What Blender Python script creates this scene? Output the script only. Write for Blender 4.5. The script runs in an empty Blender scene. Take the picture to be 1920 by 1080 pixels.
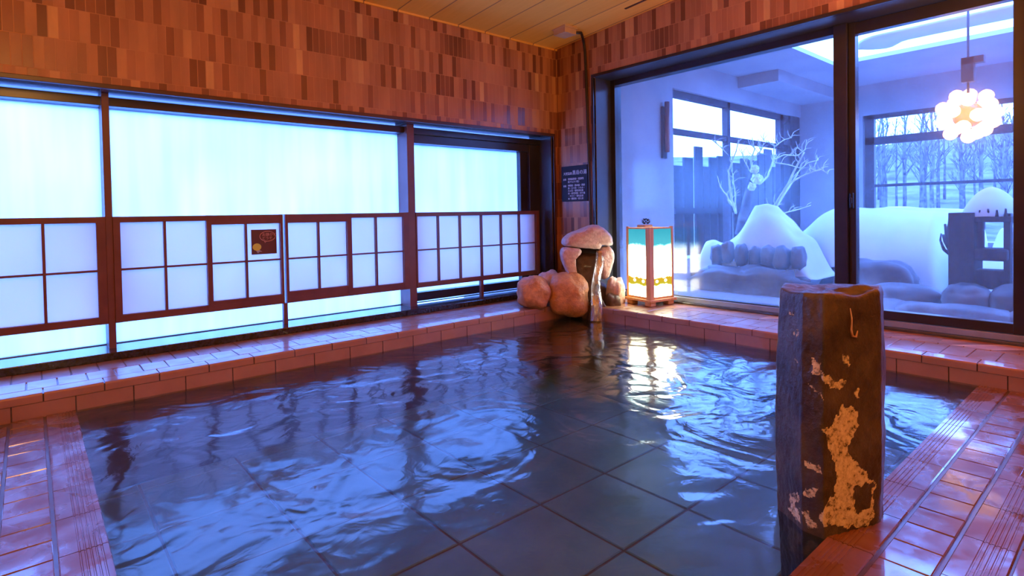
import bpy, bmesh, math, random
from mathutils import Vector, Matrix, noise

C = bpy.context.scene.collection
SC = bpy.context.scene
random.seed(7)

# ------------------------------------------------------------------ camera
CAM_H = 0.942                       # eye height above the wet deck (z = 0)
F_PX, SY = 1050.28, -118.34         # focal length and vertical lens shift in pixels of the 1920 x 1080 frame
YAW, PITCH, ROLL = math.radians(49.2571), math.radians(-1.1693), math.radians(-1.0298)
_f = Vector((math.cos(YAW) * math.cos(PITCH), math.sin(YAW) * math.cos(PITCH), math.sin(PITCH)))
_r = Vector((math.sin(YAW), -math.cos(YAW), 0))
_u = _r.cross(_f)
RIGHT = math.cos(ROLL) * _r + math.sin(ROLL) * _u
UP = -math.sin(ROLL) * _r + math.cos(ROLL) * _u
FWD = _f
cam_data = bpy.data.cameras.new('camera')
cam = bpy.data.objects.new('camera', cam_data)
C.objects.link(cam)
cam_data.sensor_width = 36
cam_data.lens = F_PX / 1920 * 36
cam_data.shift_y = SY / 1920
cam_data.clip_start, cam_data.clip_end = 0.02, 400
cam.matrix_world = Matrix((
    (RIGHT.x, UP.x, -FWD.x, 0), (RIGHT.y, UP.y, -FWD.y, 0), (RIGHT.z, UP.z, -FWD.z, CAM_H), (0, 0, 0, 1)))
SC.camera = cam

# ------------------------------------------------------------------ sky, lamps, exposure
SC.view_settings.view_transform = 'Standard'
SC.view_settings.look = 'None'
SC.view_settings.gamma = 1
SC.view_settings.use_curve_mapping = False
SC.view_settings.exposure = 0.0
W = bpy.data.worlds.new('overcast_winter_sky')
SC.world = W
W.use_nodes = True
wn, wl = W.node_tree.nodes, W.node_tree.links
bg = wn['Background']
bg.inputs['Color'].default_value = (0.112, 0.275, 1.0, 1)
bg.inputs['Strength'].default_value = 22.0

def lamp(name, loc, col, power, radius):
    d = bpy.data.lights.new(name, 'POINT')
    d.color, d.energy, d.shadow_soft_size = col, power, radius
    o = bpy.data.objects.new(name, d)
    o.location = loc
    C.objects.link(o)
    return o
WARM = (1.0, 0.42, 0.10)
lamp('ceiling_lamp_light', (-0.1, 1.6, 2.1), WARM, 44, 0.16)
lamp('side_lamp_light', (2.6, -1.5, 1.9), WARM, 16, 0.12)
def ceiling_fill(name, loc, size, power):            # unseen upward fill light, added to warm the ceiling boards
    d = bpy.data.lights.new(name, 'AREA')
    d.color, d.energy, d.shape, d.size, d.size_y = WARM, power, 'RECTANGLE', *size
    o = bpy.data.objects.new(name, d)
    o.location = loc; o.rotation_euler = (math.pi, 0, 0)
    C.objects.link(o)
ceiling_fill('ceiling_fill_light', (3.3, -0.7, 1.30), (0.7, 0.3), 165)
ceiling_fill('ceiling_fill_light', (-1.2, 0.6, 1.40), (0.3, 1.0), 40)
lamp('rear_lamp_light', (0.2, -1.4, 1.9), (1.0, 0.68, 0.32), 40, 0.12)

# ------------------------------------------------------------------ helpers: pixels of the photograph to points of the room
def ray(x, y):
    return RIGHT * ((x - 960) / F_PX) + UP * (-(y - 540 - SY) / F_PX) + FWD
def onX(x, y, X):
    d = ray(x, y); d = d * (X / d.x); return Vector((d.x, d.y, d.z + CAM_H))
def onY(x, y, Y):
    d = ray(x, y); d = d * (Y / d.y); return Vector((d.x, d.y, d.z + CAM_H))
def onZ(x, y, Z):
    d = ray(x, y); d = d * ((Z - CAM_H) / d.z); return Vector((d.x, d.y, Z))
def at(x, y, depth):
    d = ray(x, y) * depth; return Vector((d.x, d.y, d.z + CAM_H))

# ------------------------------------------------------------------ helpers: objects
def sm(t): t = max(0, min(1, t)); return t * t * (3 - 2 * t)
def nz(x, y, f, s=0): return noise.noise(Vector((x * f, y * f, s)))
WL = {}
def tag(o, label=None, cat=None, group=None, kind=None):
    if label: o['label'] = label
    if cat: o['category'] = cat
    if group: o['group'] = group
    if kind: o['kind'] = kind
    return o
def thing(name, label, cat, loc, group=None):
    o = bpy.data.objects.new(name, None)
    o.empty_display_size = 0.05
    C.objects.link(o)
    o.location = loc
    WL[o.name] = Vector(loc)
    return tag(o, label, cat, group)

class MB:
    def __init__(s):
        s.v, s.f = [], []
    def add(s, vs, fs):
        n = len(s.v)
        s.v += [Vector(v) for v in vs]
        s.f += [tuple(i + n for i in f) for f in fs]
        return s
    def box(s, x0, x1, y0, y1, z0, z1):
        x0, x1 = min(x0, x1), max(x0, x1); y0, y1 = min(y0, y1), max(y0, y1); z0, z1 = min(z0, z1), max(z0, z1)
        return s.add([(x0, y0, z0), (x1, y0, z0), (x1, y1, z0), (x0, y1, z0), (x0, y0, z1), (x1, y0, z1), (x1, y1, z1), (x0, y1, z1)],
                     [(3, 2, 1, 0), (4, 5, 6, 7), (0, 1, 5, 4), (1, 2, 6, 5), (2, 3, 7, 6), (3, 0, 4, 7)])
    def cbox(s, x0, x1, y0, y1, z0, z1, c, tilt=0):       # box whose top edges are chamfered
        return s.add([(x0, y0, z0), (x1, y0, z0), (x1, y1, z0), (x0, y1, z0),
                      (x0, y0, z1 - c), (x1, y0, z1 - c), (x1, y1, z1 - c), (x0, y1, z1 - c),
                      *[(x, y, z1 + a * (x - (x0 + x1) / 2) + b_ * (y - (y0 + y1) / 2)) for a, b_ in [(random.uniform(-tilt, tilt), random.uniform(-tilt, tilt))]
                        for x, y in ((x0 + c, y0 + c), (x1 - c, y0 + c), (x1 - c, y1 - c), (x0 + c, y1 - c))]],
                     [(3, 2, 1, 0), (0, 1, 5, 4), (1, 2, 6, 5), (2, 3, 7, 6), (3, 0, 4, 7),
                      (4, 5, 9, 8), (5, 6, 10, 9), (6, 7, 11, 10), (7, 4, 8, 11), (8, 9, 10, 11)])
    def prism(s, pts, ext):                        # closed planar outline extruded by a vector
        n = len(pts); e = Vector(ext)
        a = [Vector(p) for p in pts]
        return s.add(a + [p + e for p in a],
                     [tuple(reversed(range(n))), tuple(range(n, 2 * n))] + [(i, (i + 1) % n, n + (i + 1) % n, n + i) for i in range(n)])
    def tube(s, pts, rad, n=8, cap=True):
        pts = [Vector(p) for p in pts]
        if not hasattr(rad, '__len__'): rad = [rad] * len(pts)
        vs, fs = [], []
        ref = None
        for i, p in enumerate(pts):
            t = (pts[min(i + 1, len(pts) - 1)] - pts[max(i - 1, 0)]).normalized()
            if ref is None:
                ref = t.orthogonal().normalized()
            ref = (ref - t * ref.dot(t))
            ref = ref.normalized() if ref.length > 1e-6 else t.orthogonal().normalized()
            b = t.cross(ref)
            for k in range(n):
                a = 2 * math.pi * k / n
                vs.append(p + (ref * math.cos(a) + b * math.sin(a)) * rad[i])
        for i in range(len(pts) - 1):
            for k in range(n):
                fs.append((i * n + k, i * n + (k + 1) % n, (i + 1) * n + (k + 1) % n, (i + 1) * n + k))
        if cap:
            fs.append(tuple(reversed(range(n)))); fs.append(tuple(range((len(pts) - 1) * n, len(pts) * n)))
        return s.add(vs, fs)
    def blob(s, c, r, sub=3, amp=0.12, freq=1.6, seed=0, flat=None, power=None, tilt=0):   # rounded stone
        bm = bmesh.new()
        bmesh.ops.create_icosphere(bm, subdivisions=sub, radius=1)
        c = Vector(c); off = Vector((seed * 7.3, seed * 3.1, seed * 5.7))
        rot = Matrix.Rotation(tilt, 3, FWD)
        vs = []
        for v in bm.verts:
            d = v.co.copy()
            if power:
                m = (abs(d.x) ** power + abs(d.y) ** power + abs(d.z) ** power) ** (1 / power)
                d = d / m
            k = 1 + amp * noise.noise(d * freq + off) + amp * 0.4 * noise.noise(d * freq * 3 + off) + amp * 0.15 * noise.noise(d * freq * 9 + off)
            d = Vector((d.x * r[0], d.y * r[1], d.z * r[2])) * k
            if flat is not None and d.z < flat * r[2]: d.z = flat * r[2] + (d.z - flat * r[2]) * 0.08
            vs.append(c + rot @ d)
        s.add(vs, [tuple(v.index for v in f.verts) for f in bm.faces])
        bm.free()
        return s
    def build(s, name, mat, parent=None, smooth=False, bevel=0, seg=2):
        off = WL[parent.name] if parent else Vector((0, 0, 0))
        me = bpy.data.meshes.new(name)
        me.from_pydata([v - off for v in s.v], [], s.f)
        me.update()
        bm = bmesh.new(); bm.from_mesh(me)
        bmesh.ops.recalc_face_normals(bm, faces=bm.faces)
        bm.to_mesh(me); bm.free()
        o = bpy.data.objects.new(name, me)
        C.objects.link(o)
        me.materials.append(mat)
        if smooth:
            me.polygons.foreach_set('use_smooth', [True] * len(me.polygons))
        if bevel:
            m = o.modifiers.new('bevel', 'BEVEL'); m.width = bevel; m.segments = seg; m.limit_method = 'ANGLE'
        if parent:
            o.parent = parent
        WL[o.name] = off
        return o

# ------------------------------------------------------------------ materials
def nodes(name):
    m = bpy.data.materials.new(name); m.use_nodes = True
    return m, m.node_tree.nodes, m.node_tree.links
def val(n, k, v): n.inputs[k].default_value = v
def math_node(N, L, op, a, b=None):
    n = N.new('ShaderNodeMath'); n.operation = op
    for i, x in enumerate((a, b)):
        if x is None: continue
        if hasattr(x, 'is_linked') or hasattr(x, 'links'): L.new(x, n.inputs[i])
        else: n.inputs[i].default_value = x
    return n.outputs[0]
def ramp(N, L, fac, stops, interp='LINEAR'):
    r = N.new('ShaderNodeValToRGB'); r.color_ramp.interpolation = interp
    el = r.color_ramp.elements
    while len(el) < len(stops): el.new(0.5)
    for e, (p, c) in zip(el, stops):
        e.position = p; e.color = (*c, 1) if len(c) == 3 else c
    L.new(fac, r.inputs[0])
    return r.outputs[0]
def noise_tex(N, L, scale, detail=4, rough=0.55, dist=0, vec=None, stretch=None):
    tc = N.new('ShaderNodeTexCoord')
    out = vec or tc.outputs['Object']
    if stretch:
        mp = N.new('ShaderNodeMapping'); mp.inputs['Scale'].default_value = stretch
        L.new(out, mp.inputs[0]); out = mp.outputs[0]
    n = N.new('ShaderNodeTexNoise')
    val(n, 'Scale', scale); val(n, 'Detail', detail); val(n, 'Roughness', rough); val(n, 'Distortion', dist)
    L.new(out, n.inputs['Vector'])
    return n.outputs['Fac']
def surf(name, c1, c2=None, scale=6, rough=0.5, metal=0, bump=0, bscale=None, coat=0, stretch=None, spec=0.5, detail=5):
    m, N, L = nodes(name)
    b = N['Principled BSDF']
    c2 = c2 or tuple(x * 0.8 for x in c1)
    f = noise_tex(N, L, scale, detail, stretch=stretch)
    L.new(ramp(N, L, f, [(0.35, c1), (0.65, c2)]), b.inputs['Base Color'])
    val(b, 'Roughness', rough); val(b, 'Metallic', metal); val(b, 'Coat Weight', coat); val(b, 'Coat Roughness', 0.06)
    val(b, 'Specular IOR Level', spec)
    if bump:
        bn = N.new('ShaderNodeBump'); val(bn, 'Strength', bump); val(bn, 'Distance', 0.01)
        L.new(noise_tex(N, L, bscale or scale * 4, 5, stretch=stretch), bn.inputs['Height'])
        L.new(bn.outputs[0], b.inputs['Normal'])
    return m
def emit(name, col, s):
    m, N, L = nodes(name)
    N.remove(N['Principled BSDF'])
    e = N.new('ShaderNodeEmission'); val(e, 'Color', (*col, 1)); val(e, 'Strength', s)
    L.new(e.outputs[0], N['Material Output'].inputs[0])
    return m
def schlick(N, L, f0, normal=None):
    g = N.new('ShaderNodeNewGeometry')
    d = N.new('ShaderNodeVectorMath'); d.operation = 'DOT_PRODUCT'
    L.new(g.outputs['Incoming'], d.inputs[0]); L.new(normal or g.outputs['Normal'], d.inputs[1])
    a = math_node(N, L, 'ABSOLUTE', d.outputs['Value'])
    k = math_node(N, L, 'POWER', math_node(N, L, 'SUBTRACT', 1.0, a), 5.0)
    return math_node(N, L, 'ADD', math_node(N, L, 'MULTIPLY', k, 1 - f0), f0)

# vertical border tiles, a tint of its own for each tile
def wall_tile():
    m, N, L = nodes('border_tile'); b = N['Principled BSDF']
    tc = N.new('ShaderNodeTexCoord'); sp = N.new('ShaderNodeSeparateXYZ'); L.new(tc.outputs['Object'], sp.inputs[0])
    u = math_node(N, L, 'ADD', sp.outputs[0], sp.outputs[1])
    u = math_node(N, L, 'ADD', u, 20.0)
    v = math_node(N, L, 'ADD', sp.outputs[2], 0.008 + 1.8)
    cb = N.new('ShaderNodeCombineXYZ'); L.new(u, cb.inputs[0]); L.new(v, cb.inputs[1])
    br = N.new('ShaderNodeTexBrick'); L.new(cb.outputs[0], br.inputs['Vector'])
    br.offset, br.offset_frequency, br.squash = 0.37, 2, 1
    for k, x in (('Color1', (0, 0, 0, 1)), ('Color2', (1, 1, 1, 1)), ('Mortar', (0.9, 0.9, 0.9, 1)), ('Scale', 1.0), ('Mortar Size', 0.0022),
                 ('Mortar Smooth', 0.2), ('Bias', 0.0), ('Brick Width', 0.0475), ('Row Height', 0.18)):
        val(br, k, x)
    col = ramp(N, L, br.outputs['Color'], [(0.0, (0.15, 0.05, 0.024)), (0.24, (0.27, 0.10, 0.045)), (0.42, (0.37, 0.15, 0.066)), (0.8, (0.41, 0.175, 0.076)), (0.92, (0.47, 0.215, 0.09)), (1.0, (0.60, 0.33, 0.13))])
    mx = N.new('ShaderNodeMix'); mx.data_type = 'RGBA'; mx.blend_type = 'MULTIPLY'; val(mx, 0, 1.0)
    L.new(col, mx.inputs[6])
    L.new(ramp(N, L, noise_tex(N, L, 9, 4, stretch=(1, 1, 0.25)), [(0.3, (0.82, 0.82, 0.82)), (0.7, (1.12, 1.1, 1.08))]), mx.inputs[7])
    L.new(mx.outputs[2], b.inputs['Base Color'])
    L.new(ramp(N, L, br.outputs['Color'], [(0, (0.28, 0.28, 0.28)), (1, (0.5, 0.5, 0.5))]), b.inputs['Roughness'])
    bn = N.new('ShaderNodeBump'); val(bn, 'Strength', 0.5); val(bn, 'Distance', 0.004)
    h = math_node(N, L, 'ADD', math_node(N, L, 'MULTIPLY', br.outputs['Fac'], -1.0), math_node(N, L, 'MULTIPLY', noise_tex(N, L, 40, 3, stretch=(1, 1, 0.08)), 0.35))
    h = math_node(N, L, 'ADD', h, math_node(N, L, 'MULTIPLY', br.outputs['Color'], 0.5))
    L.new(h, bn.inputs['Height']); L.new(bn.outputs[0], b.inputs['Normal'])
    return m
def plank_ceiling():
    m, N, L = nodes('ceiling_boards'); b = N['Principled BSDF']
    tc = N.new('ShaderNodeTexCoord'); sp = N.new('ShaderNodeSeparateXYZ'); L.new(tc.outputs['Object'], sp.inputs[0])
    x = math_node(N, L, 'DIVIDE', math_node(N, L, 'ADD', sp.outputs[0], 30.09), 0.30)
    fr = math_node(N, L, 'FRACT', x)
    line = math_node(N, L, 'LESS_THAN', fr, 0.035)
    wn_ = N.new('ShaderNodeTexWhiteNoise'); wn_.noise_dimensions = '1D'; L.new(math_node(N, L, 'FLOOR', x), wn_.inputs['W'])
    g = noise_tex(N, L, 5, 4, stretch=(6, 0.4, 1))
    f = math_node(N, L, 'ADD', math_node(N, L, 'MULTIPLY', wn_.outputs[0], 0.35), math_node(N, L, 'MULTIPLY', g, 0.6))
    col = ramp(N, L, f, [(0.2, (0.76, 0.40, 0.075)), (0.75, (0.86, 0.48, 0.10))])
    mx = N.new('ShaderNodeMix'); mx.data_type = 'RGBA'
    L.new(line, mx.inputs[0]); L.new(col, mx.inputs[6]); val(mx, 7, (0.30, 0.17, 0.07, 1))
    L.new(mx.outputs[2], b.inputs['Base Color']); val(b, 'Roughness', 0.8); val(b, 'Specular IOR Level', 0.08)
    return m
def wet_tile(name, c1, c2, rough, var=0.25, puddle=True):
    m, N, L = nodes(name); b = N['Principled BSDF']
    f = noise_tex(N, L, 5, 5)
    L.new(ramp(N, L, f, [(0.3, c1), (0.7, c2)]), b.inputs['Base Color'])
    r = noise_tex(N, L, 7, 3, dist=0.6)
    L.new(ramp(N, L, r, [(0.42, (rough,) * 3), (0.6, (rough + var,) * 3)]), b.inputs['Roughness'])
    if puddle: L.new(ramp(N, L, noise_tex(N, L, 4.2, 3, dist=0.9), [(0.42, (1, 1, 1)), (0.56, (0.12,) * 3)]), b.inputs['Coat Weight'])
    else: val(b, 'Coat Weight', 0.5); val(b, 'Coat Roughness', 0.22)
    val(b, 'Specular IOR Level', 0.4); val(b, 'Coat Roughness', 0.05)
    bn = N.new('ShaderNodeBump'); val(bn, 'Strength', 0.12); val(bn, 'Distance', 0.004)
    L.new(noise_tex(N, L, 28, 4), bn.inputs['Height']); L.new(bn.outputs[0], b.inputs['Normal'])
    return m
def water(name, tint, f0, rough, b1, b2):
    m, N, L = nodes(name); N.remove(N['Principled BSDF'])
    n1 = noise_tex(N, L, 2.1, 2, 0.45, 1.6, stretch=(1, 1, 1))
    n2 = noise_tex(N, L, 9.0, 3, 0.5, 0.8)
    h = math_node(N, L, 'ADD', math_node(N, L, 'MULTIPLY', n1, b1), math_node(N, L, 'MULTIPLY', n2, b2))
    bn = N.new('ShaderNodeBump'); val(bn, 'Strength', 1.0); val(bn, 'Distance', 1.0); L.new(h, bn.inputs['Height'])
    tr = N.new('ShaderNodeBsdfTransparent'); val(tr, 'Color', (*tint, 1))
    gl = N.new('ShaderNodeBsdfGlossy'); val(gl, 'Roughness', rough); val(gl, 'Color', (1, 1, 1, 1)); L.new(bn.outputs[0], gl.inputs['Normal'])
    mx = N.new('ShaderNodeMixShader'); L.new(schlick(N, L, f0, bn.outputs[0]), mx.inputs[0])
    L.new(tr.outputs[0], mx.inputs[1]); L.new(gl.outputs[0], mx.inputs[2])
    L.new(mx.outputs[0], N['Material Output'].inputs[0])
    return m
def fogged_pane():                 # frosted, steamed-up glass that lets the daylight through
    m, N, L = nodes('steamed_glass'); N.remove(N['Principled BSDF'])
    t = N.new('ShaderNodeBsdfTranslucent')
    n1 = noise_tex(N, L, 3.0, 3, stretch=(3.2, 1, 0.25))
    n2 = noise_tex(N, L, 1.1, 2, stretch=(1, 1, 1))
    f = math_node(N, L, 'ADD', math_node(N, L, 'MULTIPLY', n1, 0.45), math_node(N, L, 'MULTIPLY', n2, 0.55))
    L.new(ramp(N, L, f, [(0.35, (0.74, 0.80, 0.84)), (0.65, (0.90, 0.92, 0.93))]), t.inputs['Color'])
    gl = N.new('ShaderNodeBsdfGlossy'); val(gl, 'Roughness', 0.25)
    mx = N.new('ShaderNodeMixShader'); L.new(schlick(N, L, 0.03), mx.inputs[0]); L.new(t.outputs[0], mx.inputs[1]); L.new(gl.outputs[0], mx.inputs[2])
    L.new(mx.outputs[0], N['Material Output'].inputs[0])
    return m
def misted_clear_pane():           # clear glass with a film of condensation that thickens towards the sill
    m, N, L = nodes('misted_clear_glass'); N.remove(N['Principled BSDF'])
    tc = N.new('ShaderNodeTexCoord'); sp = N.new('ShaderNodeSeparateXYZ'); L.new(tc.outputs['Object'], sp.inputs[0])
    tr = N.new('ShaderNodeBsdfTransparent'); val(tr, 'Color', (0.94, 0.97, 0.98, 1))
    fog = N.new('ShaderNodeBsdfTranslucent'); val(fog, 'Color', (0.85, 0.88, 0.9, 1))
    df = N.new('ShaderNodeBsdfDiffuse'); val(df, 'Color', (0.75, 0.78, 0.8, 1))
    f2 = N.new('ShaderNodeMixShader'); val(f2, 0, 0.12); L.new(fog.outputs[0], f2.inputs[1]); L.new(df.outputs[0], f2.inputs[2])
    streak = noise_tex(N, L, 2.0, 2, stretch=(1, 5, 0.2))
    soft = noise_tex(N, L, 1.6, 3)
    mask = math_node(N, L, 'ADD', math_node(N, L, 'MULTIPLY', sp.outputs[2], -0.75), math_node(N, L, 'MULTIPLY', streak, 0.22))
    mask = math_node(N, L, 'ADD', mask, math_node(N, L, 'MULTIPLY', soft, 0.5))
    # condensation clings more to the lantern's end of the pane
    mask = math_node(N, L, 'ADD', mask, math_node(N, L, 'MULTIPLY', sp.outputs[1], 0.25))
    fac = ramp(N, L, mask, [(0.12, (0.04,) * 3), (0.80, (0.72,) * 3)], 'EASE')
    mf = N.new('ShaderNodeMixShader'); L.new(fac, mf.inputs[0]); L.new(tr.outputs[0], mf.inputs[1]); L.new(f2.outputs[0], mf.inputs[2])
    gl = N.new('ShaderNodeBsdfGlossy'); val(gl, 'Roughness', 0.13)
    mx = N.new('ShaderNodeMixShader'); L.new(math_node(N, L, 'MULTIPLY', schlick(N, L, 0.05), 1.0), mx.inputs[0])
    L.new(mf.outputs[0], mx.inputs[1]); L.new(gl.outputs[0], mx.inputs[2])
    L.new(mx.outputs[0], N['Material Output'].inputs[0])
    return m
def acrylic():
    m, N, L = nodes('white_acrylic'); N.remove(N['Principled BSDF'])
    t = N.new('ShaderNodeBsdfTranslucent'); df = N.new('ShaderNodeBsdfDiffuse')
    c = ramp(N, L, noise_tex(N, L, 1.5, 2), [(0.3, (0.82, 0.80, 0.80)), (0.7, (0.9, 0.88, 0.88))])
    L.new(c, t.inputs['Color']); L.new(c, df.inputs['Color'])
    mx = N.new('ShaderNodeMixShader'); val(mx, 0, 0.35); L.new(t.outputs[0], mx.inputs[1]); L.new(df.outputs[0], mx.inputs[2])
    L.new(mx.outputs[0], N['Material Output'].inputs[0])
    return m
def lit_paper():
    m, N, L = nodes('lit_washi_paper'); N.remove(N['Principled BSDF'])
    tc = N.new('ShaderNodeTexCoord'); sp = N.new('ShaderNodeSeparateXYZ'); L.new(tc.outputs['Object'], sp.inputs[0])
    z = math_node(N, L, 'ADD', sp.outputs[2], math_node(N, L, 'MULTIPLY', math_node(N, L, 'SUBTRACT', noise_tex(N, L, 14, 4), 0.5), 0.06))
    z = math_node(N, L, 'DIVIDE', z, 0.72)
    # printed white, ochre and teal bands; the inner light's upward fade is painted in
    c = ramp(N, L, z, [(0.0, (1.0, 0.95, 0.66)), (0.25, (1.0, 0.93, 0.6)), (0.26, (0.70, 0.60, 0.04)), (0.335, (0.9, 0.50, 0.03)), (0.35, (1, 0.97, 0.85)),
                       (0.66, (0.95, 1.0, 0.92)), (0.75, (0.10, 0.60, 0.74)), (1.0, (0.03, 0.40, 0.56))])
    s = ramp(N, L, z, [(0.0, (0.6,) * 3), (0.25, (0.6,) * 3), (0.26, (0.045,) * 3), (0.335, (0.045,) * 3), (0.35, (0.9,) * 3), (0.66, (0.7,) * 3), (0.75, (0.05,) * 3), (1, (0.05,) * 3)])  # glow painted by height: emission strong in the white, weak at the teal top
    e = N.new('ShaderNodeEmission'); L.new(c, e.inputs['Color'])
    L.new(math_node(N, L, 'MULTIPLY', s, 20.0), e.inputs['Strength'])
    L.new(e.outputs[0], N['Material Output'].inputs[0])
    return m

M = {
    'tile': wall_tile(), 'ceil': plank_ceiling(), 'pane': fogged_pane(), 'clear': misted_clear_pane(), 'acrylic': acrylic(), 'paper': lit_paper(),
    'deck': wet_tile('wet_deck_tile', (0.125, 0.048, 0.024), (0.185, 0.075, 0.038), 0.14, 0.35),
    'curb': wet_tile('curb_tile', (0.29, 0.14, 0.075), (0.38, 0.19, 0.105), 0.30, 0.15, False),
    'grout': surf('wet_grout', (0.10, 0.06, 0.045), (0.06, 0.035, 0.03), 12, 0.3, coat=0.15),
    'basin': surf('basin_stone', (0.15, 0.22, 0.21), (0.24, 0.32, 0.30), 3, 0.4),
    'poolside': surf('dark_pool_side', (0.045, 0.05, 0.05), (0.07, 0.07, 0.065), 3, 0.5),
    'joint': surf('basin_joint', (0.20, 0.12, 0.09), None, 9, 0.6),
    'water': water('spring_water', (0.50, 0.66, 0.70), 0.045, 0.13, 0.016, 0.0026),
    'granite': surf('black_granite_sill', (0.012, 0.012, 0.014), (0.03, 0.03, 0.034), 60, 0.12, bump=0.12, bscale=6, coat=0.4),
    'wframe': surf('dark_aluminium', (0.020, 0.016, 0.018), (0.030, 0.024, 0.026), 5, 0.28, 0.0),
    'trim': surf('dark_red_trim', (0.05, 0.018, 0.012), (0.07, 0.026, 0.018), 8, 0.35),
    'soffit': surf('soffit_metal', (0.03, 0.03, 0.035), (0.05, 0.05, 0.055), 30, 0.16, 0.0, bump=0.08, bscale=50, coat=0.8),
    'jamb': surf('dark_grey_jamb_panel', (0.035, 0.036, 0.045), (0.05, 0.052, 0.062), 4, 0.35),
    'sillmetal': surf('dark_bronze_sill', (0.05, 0.05, 0.055), None, 6, 0.10, 0.0, coat=1.0),
    'threshold': surf('pale_aluminium_threshold', (0.30, 0.33, 0.42), None, 5, 0.35, 0.3),
    'post': surf('brown_post_paint', (0.14, 0.048, 0.034), (0.17, 0.06, 0.042), 7, 0.4),
    'rail': surf('red_brown_rail_paint', (0.13, 0.040, 0.028), (0.17, 0.055, 0.036), 7, 0.42),
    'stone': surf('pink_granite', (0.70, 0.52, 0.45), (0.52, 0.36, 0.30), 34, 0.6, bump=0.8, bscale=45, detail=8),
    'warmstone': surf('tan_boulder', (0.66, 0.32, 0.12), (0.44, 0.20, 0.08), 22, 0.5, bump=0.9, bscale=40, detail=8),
    'wetstone': surf('wet_dark_stone', (0.05, 0.03, 0.027), (0.10, 0.06, 0.05), 14, 0.42, bump=0.6, bscale=30, coat=0.06),
    'wood': surf('lantern_cedar', (0.74, 0.40, 0.15), (0.62, 0.31, 0.10), 4, 0.5, stretch=(8, 8, 0.6)),
    'snow': surf('snow', (0.82, 0.84, 0.88), (0.72, 0.75, 0.80), 3, 0.75, bump=0.25, bscale=9),
    'brush': surf('snowy_brushwood_slope', (0.020, 0.023, 0.03), (0.13, 0.135, 0.15), 0.8, 0.9, bump=0.6, bscale=2, detail=12),
    'render': surf('courtyard_render', (0.36, 0.36, 0.40), (0.44, 0.44, 0.48), 2, 0.85, bump=0.15, bscale=30),
    'outframe': surf('courtyard_frame_paint', (0.07, 0.07, 0.09), None, 5, 0.5),
    'board': surf('weathered_board', (0.028, 0.028, 0.036), (0.055, 0.055, 0.065), 3, 0.8, stretch=(6, 6, 0.5), bump=0.3),
    'darkwood': surf('charred_timber', (0.045, 0.045, 0.055), (0.09, 0.085, 0.10), 4, 0.7, stretch=(7, 7, 0.5), bump=0.4),
    'bark': surf('frosted_bark', (0.035, 0.035, 0.045), (0.20, 0.21, 0.23), 8, 0.85),
    'frost': surf('snowy_twig', (0.80, 0.82, 0.85), (0.5, 0.5, 0.54), 14, 0.85),
    'outrock': surf('courtyard_rock', (0.11, 0.11, 0.13), (0.22, 0.22, 0.24), 5, 0.6, bump=0.5, bscale=16),
    'cable': surf('black_conduit', (0.015, 0.010, 0.010), None, 10, 0.45),
    'plastic': surf('tan_plastic', (0.60, 0.42, 0.26), None, 5, 0.5),
    'signblack': surf('black_sign_face', (0.012, 0.010, 0.018), (0.018, 0.014, 0.022), 6, 0.6, spec=.25),
    'ink': surf('white_lettering', (0.75, 0.72, 0.74), None, 6, 0.5),
    'brownplate': surf('brown_plaque', (0.10, 0.035, 0.022), (0.12, 0.045, 0.03), 6, 0.4),
    'pinkink': surf('pink_print', (0.70, 0.36, 0.28), None, 6, 0.5),
    'yellow': surf('yellow_print', (0.62, 0.62, 0.06), (0.70, 0.66, 0.10), 6, 0.5),
    'grey': surf('grey_print', (0.38, 0.36, 0.34), None, 6, 0.5),
    'chrome': surf('handle_metal', (0.05, 0.05, 0.055), None, 6, 0.3, 0.8),
    'leaf': surf('dark_dry_leaf', (0.03, 0.03, 0.015), (0.08, 0.05, 0.02), 20, 0.7),
    'paint': surf('white_paint_mark', (0.70, 0.52, 0.42), (0.5, 0.3, 0.2), 40, 0.6),
}
def struct(o, label=None, cat=None): return tag(o, label, cat, kind='structure')

# ================================================================== THE ROOM
# wall with the long window (left), corner at (4.15, 4.07)
XW, YW = 4.15, 4.07
b = MB()
b.box(-2.3, XW + 0.30, YW, YW + 0.30, 1.748, 2.75)
b.box(4.08, XW + 0.30, YW, YW + 0.30, 0.112, 1.748)
b.box(-2.3, XW + 0.30, YW, YW + 0.30, -0.6, 0.112)
b.box(-2.3, -1.9, YW, YW + 0.30, 0.112, 1.748)
struct(b.build('wall_left', M['tile']))
# wall with the sliding door (right)
b = MB()
b.box(XW, XW + 0.30, 3.575, YW, -0.6, 3.05)
b.box(XW, XW + 0.30, -2.4, 3.575, 2.265, 3.05)
b.box(XW, XW + 0.30, -2.4, -0.45, -0.6, 2.265)
b.box(XW, XW + 0.30, -0.45, 3.575, -0.6, 0.112)
struct(b.build('wall_right', M['tile']))
struct(MB().box(-2.5, -2.3, -2.6, YW + 0.30, -0.6, 3.6).build('wall_back', M['tile']))
struct(MB().box(-2.3, XW + 0.30, -2.6, -2.4, -0.6, 3.6).build('wall_front', M['tile']))
# ceiling rises away from the window wall
CS = 0.0685
def zc(y): return 2.613 + CS * (YW - y)
b = MB()
b.add([(-2.5, YW + .3, zc(YW + .3)), (XW + .3, YW + .3, zc(YW + .3)), (XW + .3, -2.6, zc(-2.6)), (-2.5, -2.6, zc(-2.6)),
       (-2.5, YW + .3, zc(YW + .3) + .15), (XW + .3, YW + .3, zc(YW + .3) + .15), (XW + .3, -2.6, zc(-2.6) + .15), (-2.5, -2.6, zc(-2.6) + .15)],
      [(0, 1, 2, 3), (7, 6, 5, 4), (0, 4, 5, 1), (1, 5, 6, 2), (2, 6, 7, 3), (3, 7, 4, 0)])
struct(b.build('ceiling', M['ceil']))
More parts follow.
